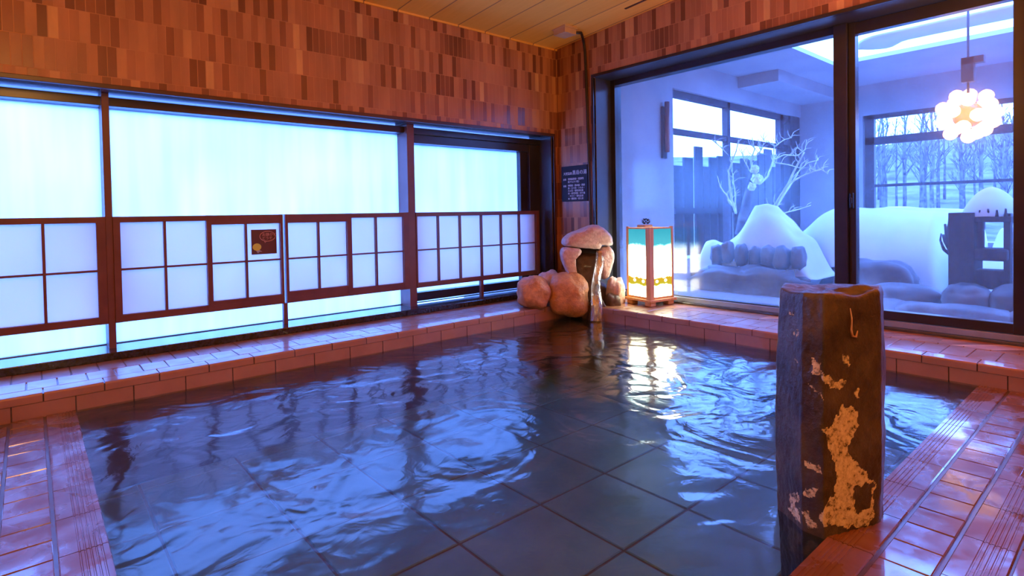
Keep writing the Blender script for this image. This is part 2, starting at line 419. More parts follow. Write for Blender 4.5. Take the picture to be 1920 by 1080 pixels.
# thin cornice beads where the ceiling meets the tiles
struct(MB().box(-2.3, XW, YW - 0.012, YW, zc(YW) - 0.014, zc(YW) + 0.02).build('trim_1', M['ceil']))

# floor slab and pool basin
PX0, PX1, PY0, PY1 = 0.153, 3.75, 0.625, 3.545
POOL_Z = -0.46
b = MB()
b.box(-2.3, PX0 - 0.004, -2.4, YW, -0.6, -0.007)
b.box(PX0 - 0.004, XW, -2.4, PY0 - 0.004, -0.6, -0.007)
floor = struct(b.build('floor', M['grout']))
b = MB()
b.box(PX0 - .004, XW, PY0 - .004, YW, -0.6, POOL_Z - 0.006)
struct(b.build('pool_floor_joints', M['joint']), 'dark red-brown joints between the pool floor slabs', 'pool floor')
b = MB()
px = 2.30 - 0.475 * 8 + 0.003
while px < PX1 + .3:
    py = 1.95 - 0.50 * 6
    while py < PY1 + .3:
        x0, x1, y0, y1 = max(px + .006, PX0), min(px + .469, PX1 + .05), max(py + .006, PY0), min(py + .494, PY1 + .05)
        if x1 - x0 > .02 and y1 - y0 > .02:
            b.cbox(x0, x1, y0, y1, POOL_Z - .03, POOL_Z, .004)
        py += .50
    px += .475
struct(b.build('pool_floor', M['basin']), 'square grey-green stone slabs on the bottom of the pool', 'pool floor')

# wet decks: rows of tiles parallel to the pool edge
def grooved(b, along, a0, a1, e0, e1, sgn):
    # a nosing tile from e0 (pool edge) to e1, five grooves near the pool edge
    w = abs(e1 - e0); s = 1 if e1 > e0 else -1
    prof = [(0, -0.03), (0, -0.006), (0.003, 0.0)]
    x = 0.016
    for k in range(5):
        prof += [(x, 0), (x + 0.0015, -0.0022), (x + 0.0045, -0.0022), (x + 0.006, 0)]
        x += 0.0125
    prof += [(w - 0.003, 0), (w, -0.003), (w, -0.03)]
    if along == 'y':
        b.prism([(e0 + s * p, a0, q) for p, q in prof], (0, a1 - a0, 0))
    else:
        b.prism([(a0, e0 + s * p, q) for p, q in prof], (a1 - a0, 0, 0))
G = 0.0035
b = MB()
y = 3.54; k = 0
while y > -2.3:
    grooved(b, 'y', max(y - .2545 + G, -2.39), y - G * 0, PX0, 0.036, -1); y -= .2545
for c, (x0, x1) in enumerate([(0.026, -0.092), (-0.102, -0.222), (-0.228, -0.348), (-0.354, -0.474), (-0.48, -0.60), (-0.606, -0.726), (-0.732, -0.85), (-.856, -.976)]):
    y = 3.54 - (0.0 if c != 1 else .06)
    while y > -2.3:
        b.cbox(x1, x0, max(y - .12725 + G, -2.39), y, -.03, 0, .0022, .010); y -= .12725
deck = struct(b.build('floor_left', M['deck']), 'wet tiled deck on the left with grooved nosing tiles', 'floor')
b = MB()
x = PX1 - 0.006
while x > PX0 + .02:
    grooved(b, 'x', max(x - .2545 + G, PX0 + .004), x, PY0, 0.508, -1); x -= .2545
for c, (y0, y1) in enumerate([(0.496, 0.380)]):
    x = PX1 - 0.006
    while x > PX0 + .02:
        b.cbox(max(x - .12725 + G, PX0 + .004), x, y1, y0, -.03, 0, .0022, .010); x -= .12725
x = PX1 + 0.03
while x > PX0 + .02:                       # a second nosing row turned the other way
    grooved(b, 'x', max(x - .2545 + G, PX0 + .004), min(x, PX1 - .006), 0.252, 0.368, 1); x -= .2545
for c in range(12):
    y0 = 0.246 - c * .124
    x = PX1 - 0.006 - (c % 2) * .06
    while x > PX0 + .02:
        b.cbox(max(x - .245 + G, PX0 + .004), x, y0 - .119, y0, -.03, 0, .0022, .010); x -= .245
struct(b.build('floor_right', M['deck']), 'wet tiled deck on the right mirroring the blue window', 'floor')

# raised curb along both windows: core, field tiles, nosing, riser
CZ = 0.112
b = MB()
b.box(-2.3, XW, PY1 + .008, YW + .28, -0.6, CZ - 0.006)
b.box(PX1 + .008, XW + .28, -2.4, PY1 + .02, -0.6, CZ - 0.006)
struct(b.build('pool_curb_bed', M['grout']), 'dark mortar bed showing between the curb tiles', 'pool curb')
rnd = random.Random(3)
def nose(b, along, a0, a1, e, s):
    prof = [(0, 0.074), (0, 0.098)]
    for k in range(5):
        a = math.pi / 2 * k / 4
        prof.append((0.012 - 0.012 * math.cos(a), 0.100 + 0.012 * math.sin(a)))
    prof += [(0.106, CZ), (0.106, 0.07), (0.0, 0.07)]
    if along == 'x': b.prism([(a0, e + s * p, q) for p, q in prof], (a1 - a0, 0, 0))
    else: b.prism([(e + s * p, a0, q) for p, q in prof], (0, a1 - a0, 0))
b = MB()
x = 0.029 - .242 * 9
while x < PX1:
    nose(b, 'x', x + .003, min(x + .239, PX1 + .0), PY1, 1)
    b.box(max(x - .115, -2.3), min(x + .121, PX1 + .004), PY1 + .004, PY1 + .03, -0.015, 0.067)
    x += .242
for r, (y0, y1) in enumerate([(PY1 + .111, 3.835), (3.84, 4.075)]):
    x = -0.032 - .1225 * 18 - (0.06 if r else 0)
    while x < XW + (0 if r else 0):
        x1 = min(x + .119, XW + .25)
        if x > -2.3: b.cbox(x, x1, y0, y1, .07, CZ + rnd.uniform(-.0008, .0008), .0025)
        x += .1225
struct(b.build('pool_curb_left', M['curb']), 'raised pink-brown tiled curb below the long frosted window', 'pool curb')
b = MB()
y = PY1 - .01
while y > -2.3:
    nose(b, 'y', y - .239, y - .003, PX1, 1)
    b.box(PX1 + .004, PX1 + .03, y - .36, y - .124, -0.015, 0.067)
    y -= .242
for r, (x0, x1) in enumerate([(PX1 + .111, 4.12), (4.125, 4.43)]):
    y = PY1 + .09 - (0.06 if r else 0)
    while y > -2.3:
        b.cbox(x0, x1, y - .119, y, .07, CZ + rnd.uniform(-.0008, .0008), .0025)
        y -= .1225
struct(b.build('pool_curb_right', M['curb']), 'raised tiled curb below the clear glass window', 'pool curb')
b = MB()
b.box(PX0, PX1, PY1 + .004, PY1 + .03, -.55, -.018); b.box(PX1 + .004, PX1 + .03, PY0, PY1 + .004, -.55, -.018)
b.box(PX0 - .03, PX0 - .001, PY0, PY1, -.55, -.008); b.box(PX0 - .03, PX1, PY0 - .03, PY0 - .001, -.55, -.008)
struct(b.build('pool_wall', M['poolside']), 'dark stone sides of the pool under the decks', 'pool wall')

# water of the indoor pool
b = MB()
nx, ny = 60, 50
vs = [(PX0 + (PX1 + .004 - PX0) * i / nx, PY0 + (PY1 + .004 - PY0) * j / ny, -0.006) for j in range(ny + 1) for i in range(nx + 1)]
b.add(vs, [(j * (nx + 1) + i, j * (nx + 1) + i + 1, (j + 1) * (nx + 1) + i + 1, (j + 1) * (nx + 1) + i) for j in range(ny) for i in range(nx)])
tag(b.build('pool_water', M['water'], smooth=True), 'rippled blue reflecting hot spring water filling the indoor pool', 'water', kind='stuff')

# ------------------------------------------------------------------ long frosted window (left)
YG = 4.36
w = thing('window_1', None, None, (1.2, YG, .16)); w['kind'] = 'structure'
b = MB()
b.box(-1.9, 4.08, 4.25, YG + .03, 1.650, 1.705)      # head
b.box(-1.9, 4.08, 4.345, YG + .03, 0.150, 0.164)      # foot
b.box(-1.9, -1.84, 4.25, YG + .03, .15, 1.70)
b.build('window_frame', M['wframe'], w, bevel=.003)
for x0, x1 in ((.350, .388), (2.455, 2.524)):
    MB().box(x0, x1, 4.20, YG + .04, .150, 1.72).build('mullion', M['post'], w, bevel=.003)
b = MB()                                              # opening light at the right end
b.box(2.524, 4.08, 4.28, YG + .03, 1.575, 1.66)
b.box(2.524, 2.556, 4.28, YG + .03, .18, 1.60)
b.box(3.93, 4.08, 4.27, YG + .03, .18, 1.70)
b.box(3.84, 3.94, 4.31, YG + .03, .18, 1.60)
b.box(2.524, 4.08, 4.30, YG + .03, .18, .255)
b.build('sash_frame', M['wframe'], w, bevel=.003)
for x0, x1, z0, z1 in ((-1.86, .36, .16, 1.66), (.38, 2.46, .16, 1.66), (2.54, 3.87, .24, 1.59)):
    MB().box(x0, x1, YG + .004, YG + .008, z0, z1).build('pane', M['pane'], w)
b = MB()
b.box(-2.0, 4.08, 4.06, YG + .06, .1125, .159)
struct(b.build('window_sill', M['granite'], bevel=.004), 'black granite sill under the long frosted window', 'sill')
b = MB()
b.box(-2.3, 4.105, YW - .010, YW + .02, 1.72, 1.748); b.box(4.08, 4.105, YW - .010, YW + .02, .112, 1.72)
struct(b.build('trim_2', M['trim'], bevel=.003))
b = MB()
b.box(-2.0, 4.08, YW + .02, YG + .06, 1.72, 1.75)
struct(b.build('trim_3', M['soffit']))
struct(MB().box(4.068, 4.10, YW + .02, YG + .06, .16, 1.719).build('trim_7', M['jamb']))

# paper-screen style guard panels fixed between the posts
YP0, YP1 = 4.195, 4.235
PZB, PZT = .312, .966
def lattice(b, xs, z0, z1, zm):
    for x in xs: b.box(x - .007, x + .007, YP0 + .004, YP1 - .006, z0, z1)
    b.box(b_x0, b_x1, YP0 + .008, YP1 - .010, zm - .006, zm + .006)
def guard(name, label, X0, X1, fields, feet=()):
    global b_x0, b_x1
    t = thing(name, label, 'guard panel', ((X0 + X1) / 2, 4.215, .16), 'white screen guard panels in front of the long window')
    fr = MB()
    fr.box(X0 + .001, X1 - .001, YP0 + .0015, YP1 - .0015, PZT - .036, PZT - .0005); fr.box(X0 + .001, X1 - .001, YP0 + .0015, YP1 - .0015, PZB + .0005, PZB + .042)
    prev = X0
    for (x0, x1, z0, z1, muntins) in fields:
        fr.box(prev, x0, YP0, YP1, PZB, PZT)
        if z1 < PZT - .036: fr.box(x0 - .001, x1 + .001, YP0 + .0025, YP1 - .0025, z1, PZT - .03)
        if z0 > PZB + .042: fr.box(x0 - .001, x1 + .001, YP0 + .0025, YP1 - .0025, PZB + .03, z0)
        prev = x1
    fr.box(prev, X1, YP0, YP1, PZB, PZT)
    fr.build('frame', M['rail'], t)
    for (x0, x1, z0, z1, muntins) in fields:
        lb = MB(); b_x0, b_x1 = x0, x1
        lattice(lb, muntins, z0, z1, .638)
        lb.build('lattice', M['rail'], t)
        MB().box(x0 - .006, x1 + .006, 4.2265, 4.2295, z0 - .006, z1 + .006).build('sheet', M['acrylic'], t)
    for fx in feet:
        MB().box(fx - .015, fx + .015, 4.20, 4.235, .159, PZB).build('foot', M['rail'], t, bevel=.002)
    return t
guard('guard_panel', 'white latticed guard panel left of the first brown post, cut by the frame edge', -1.88, .350,
      [(-1.84, .305, .355, .930, [.058 - .242 * k for k in range(8)])])
guard('guard_panel', 'white latticed guard panel that carries the small brown plaque', .388, 1.405,
      [(.424, .903, .357, .930, [.661]), (.933, 1.386, .381, .902, [1.152])], feet=[1.411])
guard('guard_panel', 'white latticed guard panel between the plaque panel and the second brown post', 1.420, 2.455,
      [(1.440, 1.900, .395, .902, [1.671]), (1.936, 2.403, .370, .930, [2.151])])
guard('guard_panel', 'white guard panel with twelve cells at the corner end of the window', 2.524, 3.985,
      [(2.536, 3.947, .347, .930, [2.757, 2.995, 3.242, 3.484, 3.72])], feet=[3.236])

# small brown plaque stuck on a guard panel
def text_mesh(name, body, size, mat, parent, mw, extrude=.0006, align='LEFT'):
    cu = bpy.data.curves.new(name, 'FONT'); cu.body = body; cu.size = size; cu.extrude = extrude; cu.align_x = align; cu.resolution_u = 3
    tmp = bpy.data.objects.new('tmp_text', cu); C.objects.link(tmp)
    dg = bpy.context.evaluated_depsgraph_get()
    me = bpy.data.meshes.new_from_object(tmp.evaluated_get(dg))
    C.objects.unlink(tmp); bpy.data.objects.remove(tmp)
    me.name = name
    off = WL[parent.name]
    me.transform(Matrix.Translation(-off) @ mw)
    o = bpy.data.objects.new(name, me); C.objects.link(o)
    me.materials.clear(); me.materials.append(mat)
    o.parent = parent; WL[o.name] = off
    return o
YS = 4.2255
a, c_ = onY(470.5, 431, YS), onY(519, 475, YS)
sx0, sx1, sz0, sz1 = a.x, c_.x, c_.z, a.z
t = thing('plaque', 'small square brown plaque with a speech bubble and yellow bird on a guard panel', 'sign', ((sx0 + sx1) / 2, YS, sz0))
MB().box(sx0, sx1, YS - .003, YS + .001, sz0, sz1).build('plate', M['brownplate'], t, bevel=.001)
def sp(u, v, d=.0036): return Vector((sx0 + (sx1 - sx0) * u, YS - d, sz0 + (sz1 - sz0) * v))
bub = [sp(.64 + .31 * math.cos(2 * math.pi * k / 40), .72 + .20 * math.sin(2 * math.pi * k / 40)) for k in range(41)]
MB().tube(bub, .0022, 6, False).tube([sp(.50, .54), sp(.54, .46), sp(.58, .53)], .0022, 6).build('speech_bubble', M['pinkink'], t)
def front_y(u, v): # text lying in the window plane, read from the room
    p = sp(u, v)
    return Matrix(((1, 0, 0, p.x), (0, 0, -1, p.y), (0, 1, 0, p.z), (0, 0, 0, 1)))
text_mesh('lettering', 'お静かに', .026, M['pinkink'], t, front_y(.42, .74))
text_mesh('lettering', 'どうぞ…', .024, M['pinkink'], t, front_y(.42, .60))
def disc(cx, cz, rx, rz, n=28):
    return [sp(cx + rx * math.cos(2 * math.pi * k / n), cz + rz * math.sin(2 * math.pi * k / n), .0032) for k in range(n)]
MB().prism(disc(.21, .30, .17, .145), (0, -.0012, 0)).build('bird_head', M['yellow'], t)
MB().prism([sp(.17, .16, .0032), sp(.30, .18, .0032), sp(.42, .10, .0032), sp(.32, .11, .0032), sp(.24, .05, .0032)], (0, -.001, 0)).build('bird_body', M['grey'], t)

# ------------------------------------------------------------------ clear window and sliding door (right)
XF, XG = 4.39, 4.44
w2 = thing('window_2', None, None, (XG, 2.5, .115)); w2['kind'] = 'structure'
b = MB()
b.box(XF + .002, XG + .048, 1.535, 3.517, 2.180, 2.236)
b.box(XF, XG + .05, 3.518, 3.569, .1305, 2.236)
b.box(XF + .02, XG + .044, 1.535, 3.517, .1705, .178)
b.build('window_frame', M['wframe'], w2, bevel=.003)
MB().box(XF - .02, XG + .052, 1.448, 1.534, .1305, 2.236).build('mullion', M['wframe'], w2, bevel=.003)
MB().box(XG, XG + .006, 1.52, 3.53, .165, 2.19).build('pane', M['clear'], w2)
d = thing('door_1', None, None, (XG, 1.0, .115)); d['kind'] = 'structure'
b = MB()
b.box(XF + .012, XG + .028, .520, 1.447, 2.150, 2.232)
b.box(XF + .012, XG + .028, .520, 1.447, .174, .234)
b.box(XF + .01, XG + .03, 1.404, 1.446, .172, 2.234)
b.box(XF + .01, XG + .03, .500, .574, .172, 2.234)
b.build('door_frame', M['wframe'], d, bevel=.003)
MB().box(XG, XG + .006, .57, 1.41, .225, 2.155).build('pane', M['clear'], d)
p = onX(1598, 376, XF)
hb = MB(); hb.box(XF - .02, XF + .012, 1.412, 1.436, p.z - .055, p.z + .055); hb.box(XF - .035, XF - .018, 1.416, 1.432, p.z - .02, p.z + .02)
hb.build('door_handle', M['chrome'], d, bevel=.006)
d2 = thing('window_3', None, None, (XG, 0, .115)); d2['kind'] = 'structure'
b = MB()
b.box(XF - .02, XG + .05, .44, .50, .113, 2.24); b.box(XF, XG + .05, -.45, .44, 2.15, 2.24); b.box(XF, XG + .05, -.45, .44, .113, .234); b.box(XF, XG + .05, -.45, -.38, .113, 2.24)
b.build('window_frame', M['wframe'], d2, bevel=.003)
MB().box(XG, XG + .006, -.39, .45, .225, 2.16).build('pane', M['clear'], d2)
b = MB()
b.box(4.355, XG + .06, -.45, 3.570, .1125, .130)
struct(b.build('trim_4', M['sillmetal'], bevel=.003))
struct(MB().box(XF - .004, XG + .045, -.45, 3.516, .1305, .170).build('trim_8', M['threshold'], bevel=.003))
b = MB()
b.box(XW - .012, XW + .02, -.45, 3.60, 2.237, 2.265); b.box(XW - .012, XW + .02, 3.575, 3.60, .112, 2.237)
struct(b.build('trim_5', M['wframe'], bevel=.003))
b = MB()
b.box(XW + .02, XG + .06, -.45, 3.575, 2.237, 2.27); b.box(XW + .02, XG + .06, 3.570, 3.60, .112, 2.236)
struct(b.build('trim_6', M['jamb']))

# ------------------------------------------------------------------ information sign, conduit, ceiling box, slot
XS = XW - .012
t = thing('wall_sign', 'black information sign with white Japanese lettering on the corner tiles', 'sign', (XS, 3.84, 1.05))
MB().box(XS, XW - .001, 3.662, 4.015, 1.052, 1.408).build('plate', M['signblack'], t, bevel=.002)
def on_right(y, z):   # text reads along -Y
    return Matrix(((0, 0, -1, XS - .001), (-1, 0, 0, y), (0, 1, 0, z), (0, 0, 0, 1)))
text_mesh('lettering', '天然温泉', .030, M['ink'], t, on_right(3.985, 1.322))
text_mesh('title', '黒岳の湯', .048, M['ink'], t, on_right(3.862, 1.322))
text_mesh('lettering', '泉質', .022, M['ink'], t, on_right(3.99, 1.266))
text_mesh('lettering', '単純硫黄泉（低張性', .024, M['ink'], t, on_right(3.925, 1.268))
text_mesh('lettering', '弱アルカリ性）', .024, M['ink'], t, on_right(3.925, 1.240))
text_mesh('lettering', '効能', .022, M['ink'], t, on_right(3.99, 1.200))
for k, s in enumerate(('神経痛・筋肉痛・関節', '痛・五十肩・うちみ・', '冷え性・慢性消化器', '病・疲労回復・切り傷', '・やけど・慢性皮膚', '病・糖尿病・婦人病')):
    text_mesh('lettering', s, .023, M['ink'], t, on_right(3.925, 1.204 - k * .0265))

bx = onZ(1059, 63, 2.60)
bz = zc(bx.y)
t = thing('junction_box', 'small tan junction box on the ceiling near the corner', 'junction box', (bx.x, bx.y, bz - .06))
MB().box(bx.x - .075, bx.x + .075, bx.y - .075, bx.y + .075, bz - .06, bz + .0).build('cover', M['plastic'], t, bevel=.004)
MB().box(bx.x - .085, bx.x + .085, bx.y - .085, bx.y + .085, bz - .012, bz + .01).build('base', M['plastic'], t, bevel=.002)
cx = XW - .020
pts = [(bx.x + .07, bx.y - .02, bz - .025), (bx.x + .16, bx.y - .06, bz - .022)]
q0 = Vector(pts[-1]); q1 = Vector((cx, 3.665, zc(3.66) - .12))
for k in range(1, 9):
    s = k / 8
    ctrl = Vector((cx, 3.68, zc(3.67) - .02))
    pts.append(tuple(q0 * (1 - s) ** 2 + ctrl * 2 * s * (1 - s) + q1 * s * s))
pts += [(cx, 3.655, 2.3), (cx, 3.645, 1.9), (cx, 3.632, 1.42), (cx, 3.622, .9), (cx, 3.618, .118)]
tag(MB().tube(pts, .013, 10).build('conduit', M['cable'], smooth=True), 'black conduit running from the ceiling box down the corner of the wall', 'pipe')
b = MB()
def slot(x, y0, y1):
    return [(x - .012, y0, zc(y0) - .004), (x + .012, y0, zc(y0) - .004), (x + .012, y1, zc(y1) - .004), (x - .012, y1, zc(y1) - .004)]
b.prism(slot(3.93, 3.02, .5), (0, 0, .006))
tag(b.build('ceiling_slot', M['trim']), 'narrow dark air slot in the ceiling boards beside the glass wall', 'vent')

# ------------------------------------------------------------------ basalt bollard
def bollard():
    corners = [(1.770, .790), (1.703, .688), (1.703, .628), (1.905, .545), (1.978, .556), (2.02, .70), (1.93, .82)]
    per = 56
    ring = []
    n = len(corners)
    for i in range(n):
        p, q = Vector(corners[i]), Vector(corners[(i + 1) % n])
        for k in range(per): ring.append(p.lerp(q, k / per))
    for _ in range(4):
        ring = [(ring[i - 1] + ring[i] * 2 + ring[(i + 1) % len(ring)]) / 4 for i in range(len(ring))]
    nr = 250; z0, z1 = -.44, .694
    cen = sum(ring, Vector((0, 0))) / len(ring)
    vs, att = [], []
    def inpoly(x, y, poly):
        r = False; j = len(poly) - 1
        for i in range(len(poly)):
            (xi, yi), (xj, yj) = poly[i], poly[j]
            if (yi > y) != (yj > y) and x < (xj - xi) * (y - yi) / (yj - yi) + xi: r = not r
            j = i
        return r
    # crust patches, drawn as outlines on the column's front (picture coordinates of the photograph)
    big = [(1577, 757), (1608, 772), (1607, 800), (1593, 840), (1600, 865), (1625, 885), (1640, 905), (1638, 975), (1625, 990), (1545, 985), (1538, 960), (1562, 925), (1572, 895), (1560, 850), (1545, 808), (1565, 790)]
    spots = [[(1515, 672), (1540, 680), (1545, 705), (1585, 715), (1580, 730), (1552, 728), (1530, 705)], [(1512, 718), (1535, 730), (1548, 748), (1530, 742)],
             [(1583, 665), (1597, 680), (1594, 692), (1580, 682)], [(1605, 728), (1615, 745), (1600, 746)], [(1508, 862), (1540, 868), (1540, 885), (1512, 876)],
             [(1506, 915), (1535, 912), (1530, 932), (1512, 930)], [(1500, 955), (1515, 960), (1535, 995), (1520, 992)], [(1480, 580), (1488, 590), (1478, 592)],
             [(1488, 670), (1495, 672), (1494, 682), (1486, 678)], [(1490, 620), (1499, 626), (1494, 638)], [(1480, 930), (1492, 920), (1500, 985), (1482, 960)]]
    hole = [(1605, 915), (1636, 905), (1634, 950), (1610, 962), (1600, 945)]
    for j in range(nr + 1):
        z = z0 + (z1 - z0) * j / nr
        for i, p in enumerate(ring):
            s = Vector((p.x, p.y, 0))
            d = (p - cen)
            bulge = 1 + .05 * math.sin((z + .1) * 4.2) - .02
            k = bulge + .030 * noise.noise(Vector((p.x * 9, p.y * 9, z * 2.4))) + .022 * noise.noise(Vector((p.x * 26, p.y * 26, z * 9))) + .010 * noise.noise(Vector((p.x * 80, p.y * 80, z * 40)))
            lean = (z - .3) * .012
            q = cen + d * k
            zz = z
            if j > nr - 4: 
                e = (j - nr + 4) / 4
                q = cen + d * (k - .035 * e * e)
            zz += (.018 * noise.noise(Vector((q.x * 9, q.y * 9, 3))) if j > nr - 8 else 0) * (j - nr + 8) / 8
            co = Vector((q.x + lean, q.y, zz))
            vs.append(co)
            rel = co - Vector((0, 0, CAM_H)); dz = rel.dot(FWD)
            ux, uy = 960 + F_PX * rel.dot(RIGHT) / dz, 540 + SY - F_PX * rel.dot(UP) / dz
            front = i < per * 3.6 or i > per * 6.5
            a = 0
            if front and z > -.03:
                jx, jy = ux + 9 * noise.noise(co * 45), uy + 9 * noise.noise(co * 45 + Vector((9, 9, 9)))
                if inpoly(jx, jy, big) and not inpoly(jx, jy, hole): a = 1
                for sp_ in spots:
                    if inpoly(jx, jy, sp_): a = .6
            att.append(a)
    m = len(ring)
    fs = [(j * m + i, j * m + (i + 1) % m, (j + 1) * m + (i + 1) % m, (j + 1) * m + i) for j in range(nr) for i in range(m)]
    # rough top
    rings_top = 12; base = nr * m
    prev = base
    for r in range(1, rings_top + 1):
        start = len(vs)
        for i in range(m):
            e = vs[base + i]; f = 1 - r / rings_top
            c3 = Vector((cen.x + .005, cen.y, .690))
            q = c3.lerp(e, max(f, .004))
            q.z += .010 * noise.noise(q * 14) * min(1, r / 3) + .005 * noise.noise(q * 45) * min(1, r / 3)
            vs.append(q); att.append(0)
        for i in range(m):
            fs.append((prev + i, prev + (i + 1) % m, start + (i + 1) % m, start + i))
        prev = start
    b = MB(); b.add(vs, fs)
    mt, N, L = nodes('basalt_with_mineral_crust'); B = N['Principled BSDF']
    at_ = N.new('ShaderNodeAttribute'); at_.attribute_name = 'crust'
    base_c = ramp(N, L, noise_tex(N, L, 7, 6, 0.65), [(0.3, (0.025, 0.019, 0.014)), (0.5, (0.065, 0.052, 0.030)), (0.72, (0.13, 0.105, 0.055))])
    cr = ramp(N, L, noise_tex(N, L, 60, 4, 0.7), [(0.36, (0.10, 0.07, 0.03)), (0.46, (0.62, 0.52, 0.26)), (0.6, (0.80, 0.70, 0.40)), (0.8, (0.88, 0.78, 0.48))])
    brk = math_node(N, L, 'ADD', at_.outputs['Fac'], math_node(N, L, 'MULTIPLY', math_node(N, L, 'SUBTRACT', noise_tex(N, L, 75, 3), 0.5), 1.3))
    fac = ramp(N, L, brk, [(0.40, (0, 0, 0)), (0.56, (1, 1, 1))])
    mx = N.new('ShaderNodeMix'); mx.data_type = 'RGBA'; L.new(fac, mx.inputs[0]); L.new(base_c, mx.inputs[6]); L.new(cr, mx.inputs[7])
    L.new(mx.outputs[2], B.inputs['Base Color'])
    L.new(ramp(N, L, fac, [(0, (0.30,) * 3), (1, (0.65,) * 3)]), B.inputs['Roughness'])
    bn = N.new('ShaderNodeBump'); val(bn, 'Strength', 0.7); val(bn, 'Distance', 0.008)
    h = math_node(N, L, 'ADD', noise_tex(N, L, 38, 6, 0.65), math_node(N, L, 'MULTIPLY', fac, 0.25))
    L.new(h, bn.inputs['Height']); L.new(bn.outputs[0], B.inputs['Normal'])
    t = thing('stone_bollard', 'tall dark basalt bollard with ochre crust standing on the pool edge', 'stone post', (1.84, .66, -.44))
    o = b.build('column', mt, t, smooth=True)
    ca = o.data.attributes.new('crust', 'FLOAT', 'POINT')
    ca.data.foreach_set('value', att)
    # faint pale stroke with a hook, near the top of the front face
    pth = [(1594, 578), (1597, 596), (1597, 606), (1596, 618), (1598, 630), (1605, 632), (1608, 620)]
    pp = []
    A2, B2 = Vector((1.703, .628)), Vector((1.905, .545))
    nrm = Vector((B2.y - A2.y, -(B2.x - A2.x))).normalized()
    for (x, y) in pth:
        r_ = ray(x, y)
        den = r_.x * nrm.x + r_.y * nrm.y
        k = (A2.x * nrm.x + A2.y * nrm.y + .006) / den
        pp.append(Vector((r_.x * k, r_.y * k, r_.z * k + CAM_H)))
    MB().tube(pp, [.0012, .0022, .0022, .003, .0036, .0036, .0015], 6).build('paint_mark', M['paint'], t, smooth=True)
bollard()

# ------------------------------------------------------------------ spring spout and boulders in the far corner
def stone_px(name, label, x0, x1, y0, y1, depth, thick, mat, seed, amp=.16, tilt=0, power=2.6, group=None, sub=4, freq=1.5):
    c = at((x0 + x1) / 2, (y0 + y1) / 2, depth)
    s = depth / F_PX
    rw, rh = (x1 - x0) / 2 * s, (y1 - y0) / 2 * s
    m = MB()
    m.blob((0, 0, 0), (1, 1, 1), sub, amp, freq, seed, None, power)
    b = MB()
    vs = [c + RIGHT * (v.x * rw) + Vector((FWD.x, FWD.y, 0)).normalized() * (v.y * thick) + Vector((0, 0, 1)) * (v.z * rh) for v in m.v]
    b.add(vs, m.f)
    o = b.build(name, mat, smooth=True)
    if label: tag(o, label, 'stone', group)
    return o
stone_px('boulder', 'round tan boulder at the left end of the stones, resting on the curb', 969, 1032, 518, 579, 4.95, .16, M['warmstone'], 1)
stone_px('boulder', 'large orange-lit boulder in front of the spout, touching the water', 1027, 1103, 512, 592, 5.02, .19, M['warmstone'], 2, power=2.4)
stone_px('boulder', 'mauve boulder half hidden behind the two tan boulders', 1004, 1056, 507, 572, 5.28, .15, M['stone'], 3)
stone_px('boulder', 'pale boulder between the spout and the paper lantern', 1138, 1170, 517, 580, 5.1, .12, M['stone'], 4, amp=.28, power=2.2)
stone_px('boulder', 'small wet brown stone right of the falling water, below the pale boulder', 1134, 1164, 550, 592, 5.0, .09, M['wetstone'], 8)
# spout
base = at(1105, 560, 5.2)
FH = Vector((FWD.x, FWD.y, 0)).normalized()
UPZ = Vector((0, 0, 1))
t = thing('spring_spout', 'stone spring spout with a pale cap stone pouring water into the pool corner', 'fountain', (base.x, base.y, CZ))
def slab_px(outline, depth, thick, seed, amp=.012, round_=.022, lean=0.0):
    # a stone with the given face outline, real thickness and softened uneven edges
    pts = [at(x, y, depth) for x, y in outline]
    cen = sum(pts, Vector()) / len(pts)
    fine = []
    n = len(pts)
    for i in range(n):
        for k in range(6):
            fine.append(pts[i].lerp(pts[(i + 1) % n], k / 6))
    for _ in range(3):
        fine = [(fine[i - 1] + fine[i] * 2 + fine[(i + 1) % len(fine)]) / 4 for i in range(len(fine))]
    zt, zb = max(p.z for p in fine), min(p.z for p in fine)
    b = MB(); vs, fs = [], []
    layers = [(-.5, .0), (-.5, .45), (-.5, .8), (-.42, .93), (-.25, .99), (0, 1), (.25, .99), (.42, .93), (.5, .8), (.5, .45), (.5, .0)]
    m = len(fine)
    for (d, s) in layers:
        for p in fine:
            q = cen + (p - cen) * max(s, .003)
            q = q + FH * (d * thick) + FH * (lean * (q.z - zb) / max(zt - zb, .01))
            q += Vector((noise.noise(q * 9 + Vector((seed, 0, 0))), noise.noise(q * 9 + Vector((0, seed, 0))), noise.noise(q * 9 + Vector((0, 0, seed))))) * amp
            q += Vector((noise.noise(q * 30), noise.noise(q * 30 + UPZ * 3), noise.noise(q * 30 + UPZ * 7))) * amp * .35
            vs.append(q)
    for j in range(len(layers) - 1):
        for i in range(m): fs.append((j * m + i, j * m + (i + 1) % m, (j + 1) * m + (i + 1) % m, (j + 1) * m + i))
    b.add(vs, fs)
    return b
slab_px([(1053, 461), (1054, 448), (1066, 438), (1084, 432), (1102, 424), (1118, 421), (1132, 428), (1144, 444), (1147, 457), (1140, 460), (1126, 458), (1122, 466), (1092, 464)], 5.22, .34, 11, .010).build('cap_stone', M['stone'], t, smooth=True)
slab_px([(1049, 474), (1054, 463), (1087, 464), (1090, 472), (1078, 478), (1078, 500), (1082, 522), (1076, 530), (1064, 520), (1056, 496)], 5.16, .26, 12, .008).build('side_stone', M['stone'], t, smooth=True)
slab_px([(1122, 464), (1140, 460), (1148, 470), (1147, 492), (1138, 520), (1128, 524), (1124, 500)], 5.20, .26, 13, .008).build('side_stone', M['stone'], t, smooth=True)
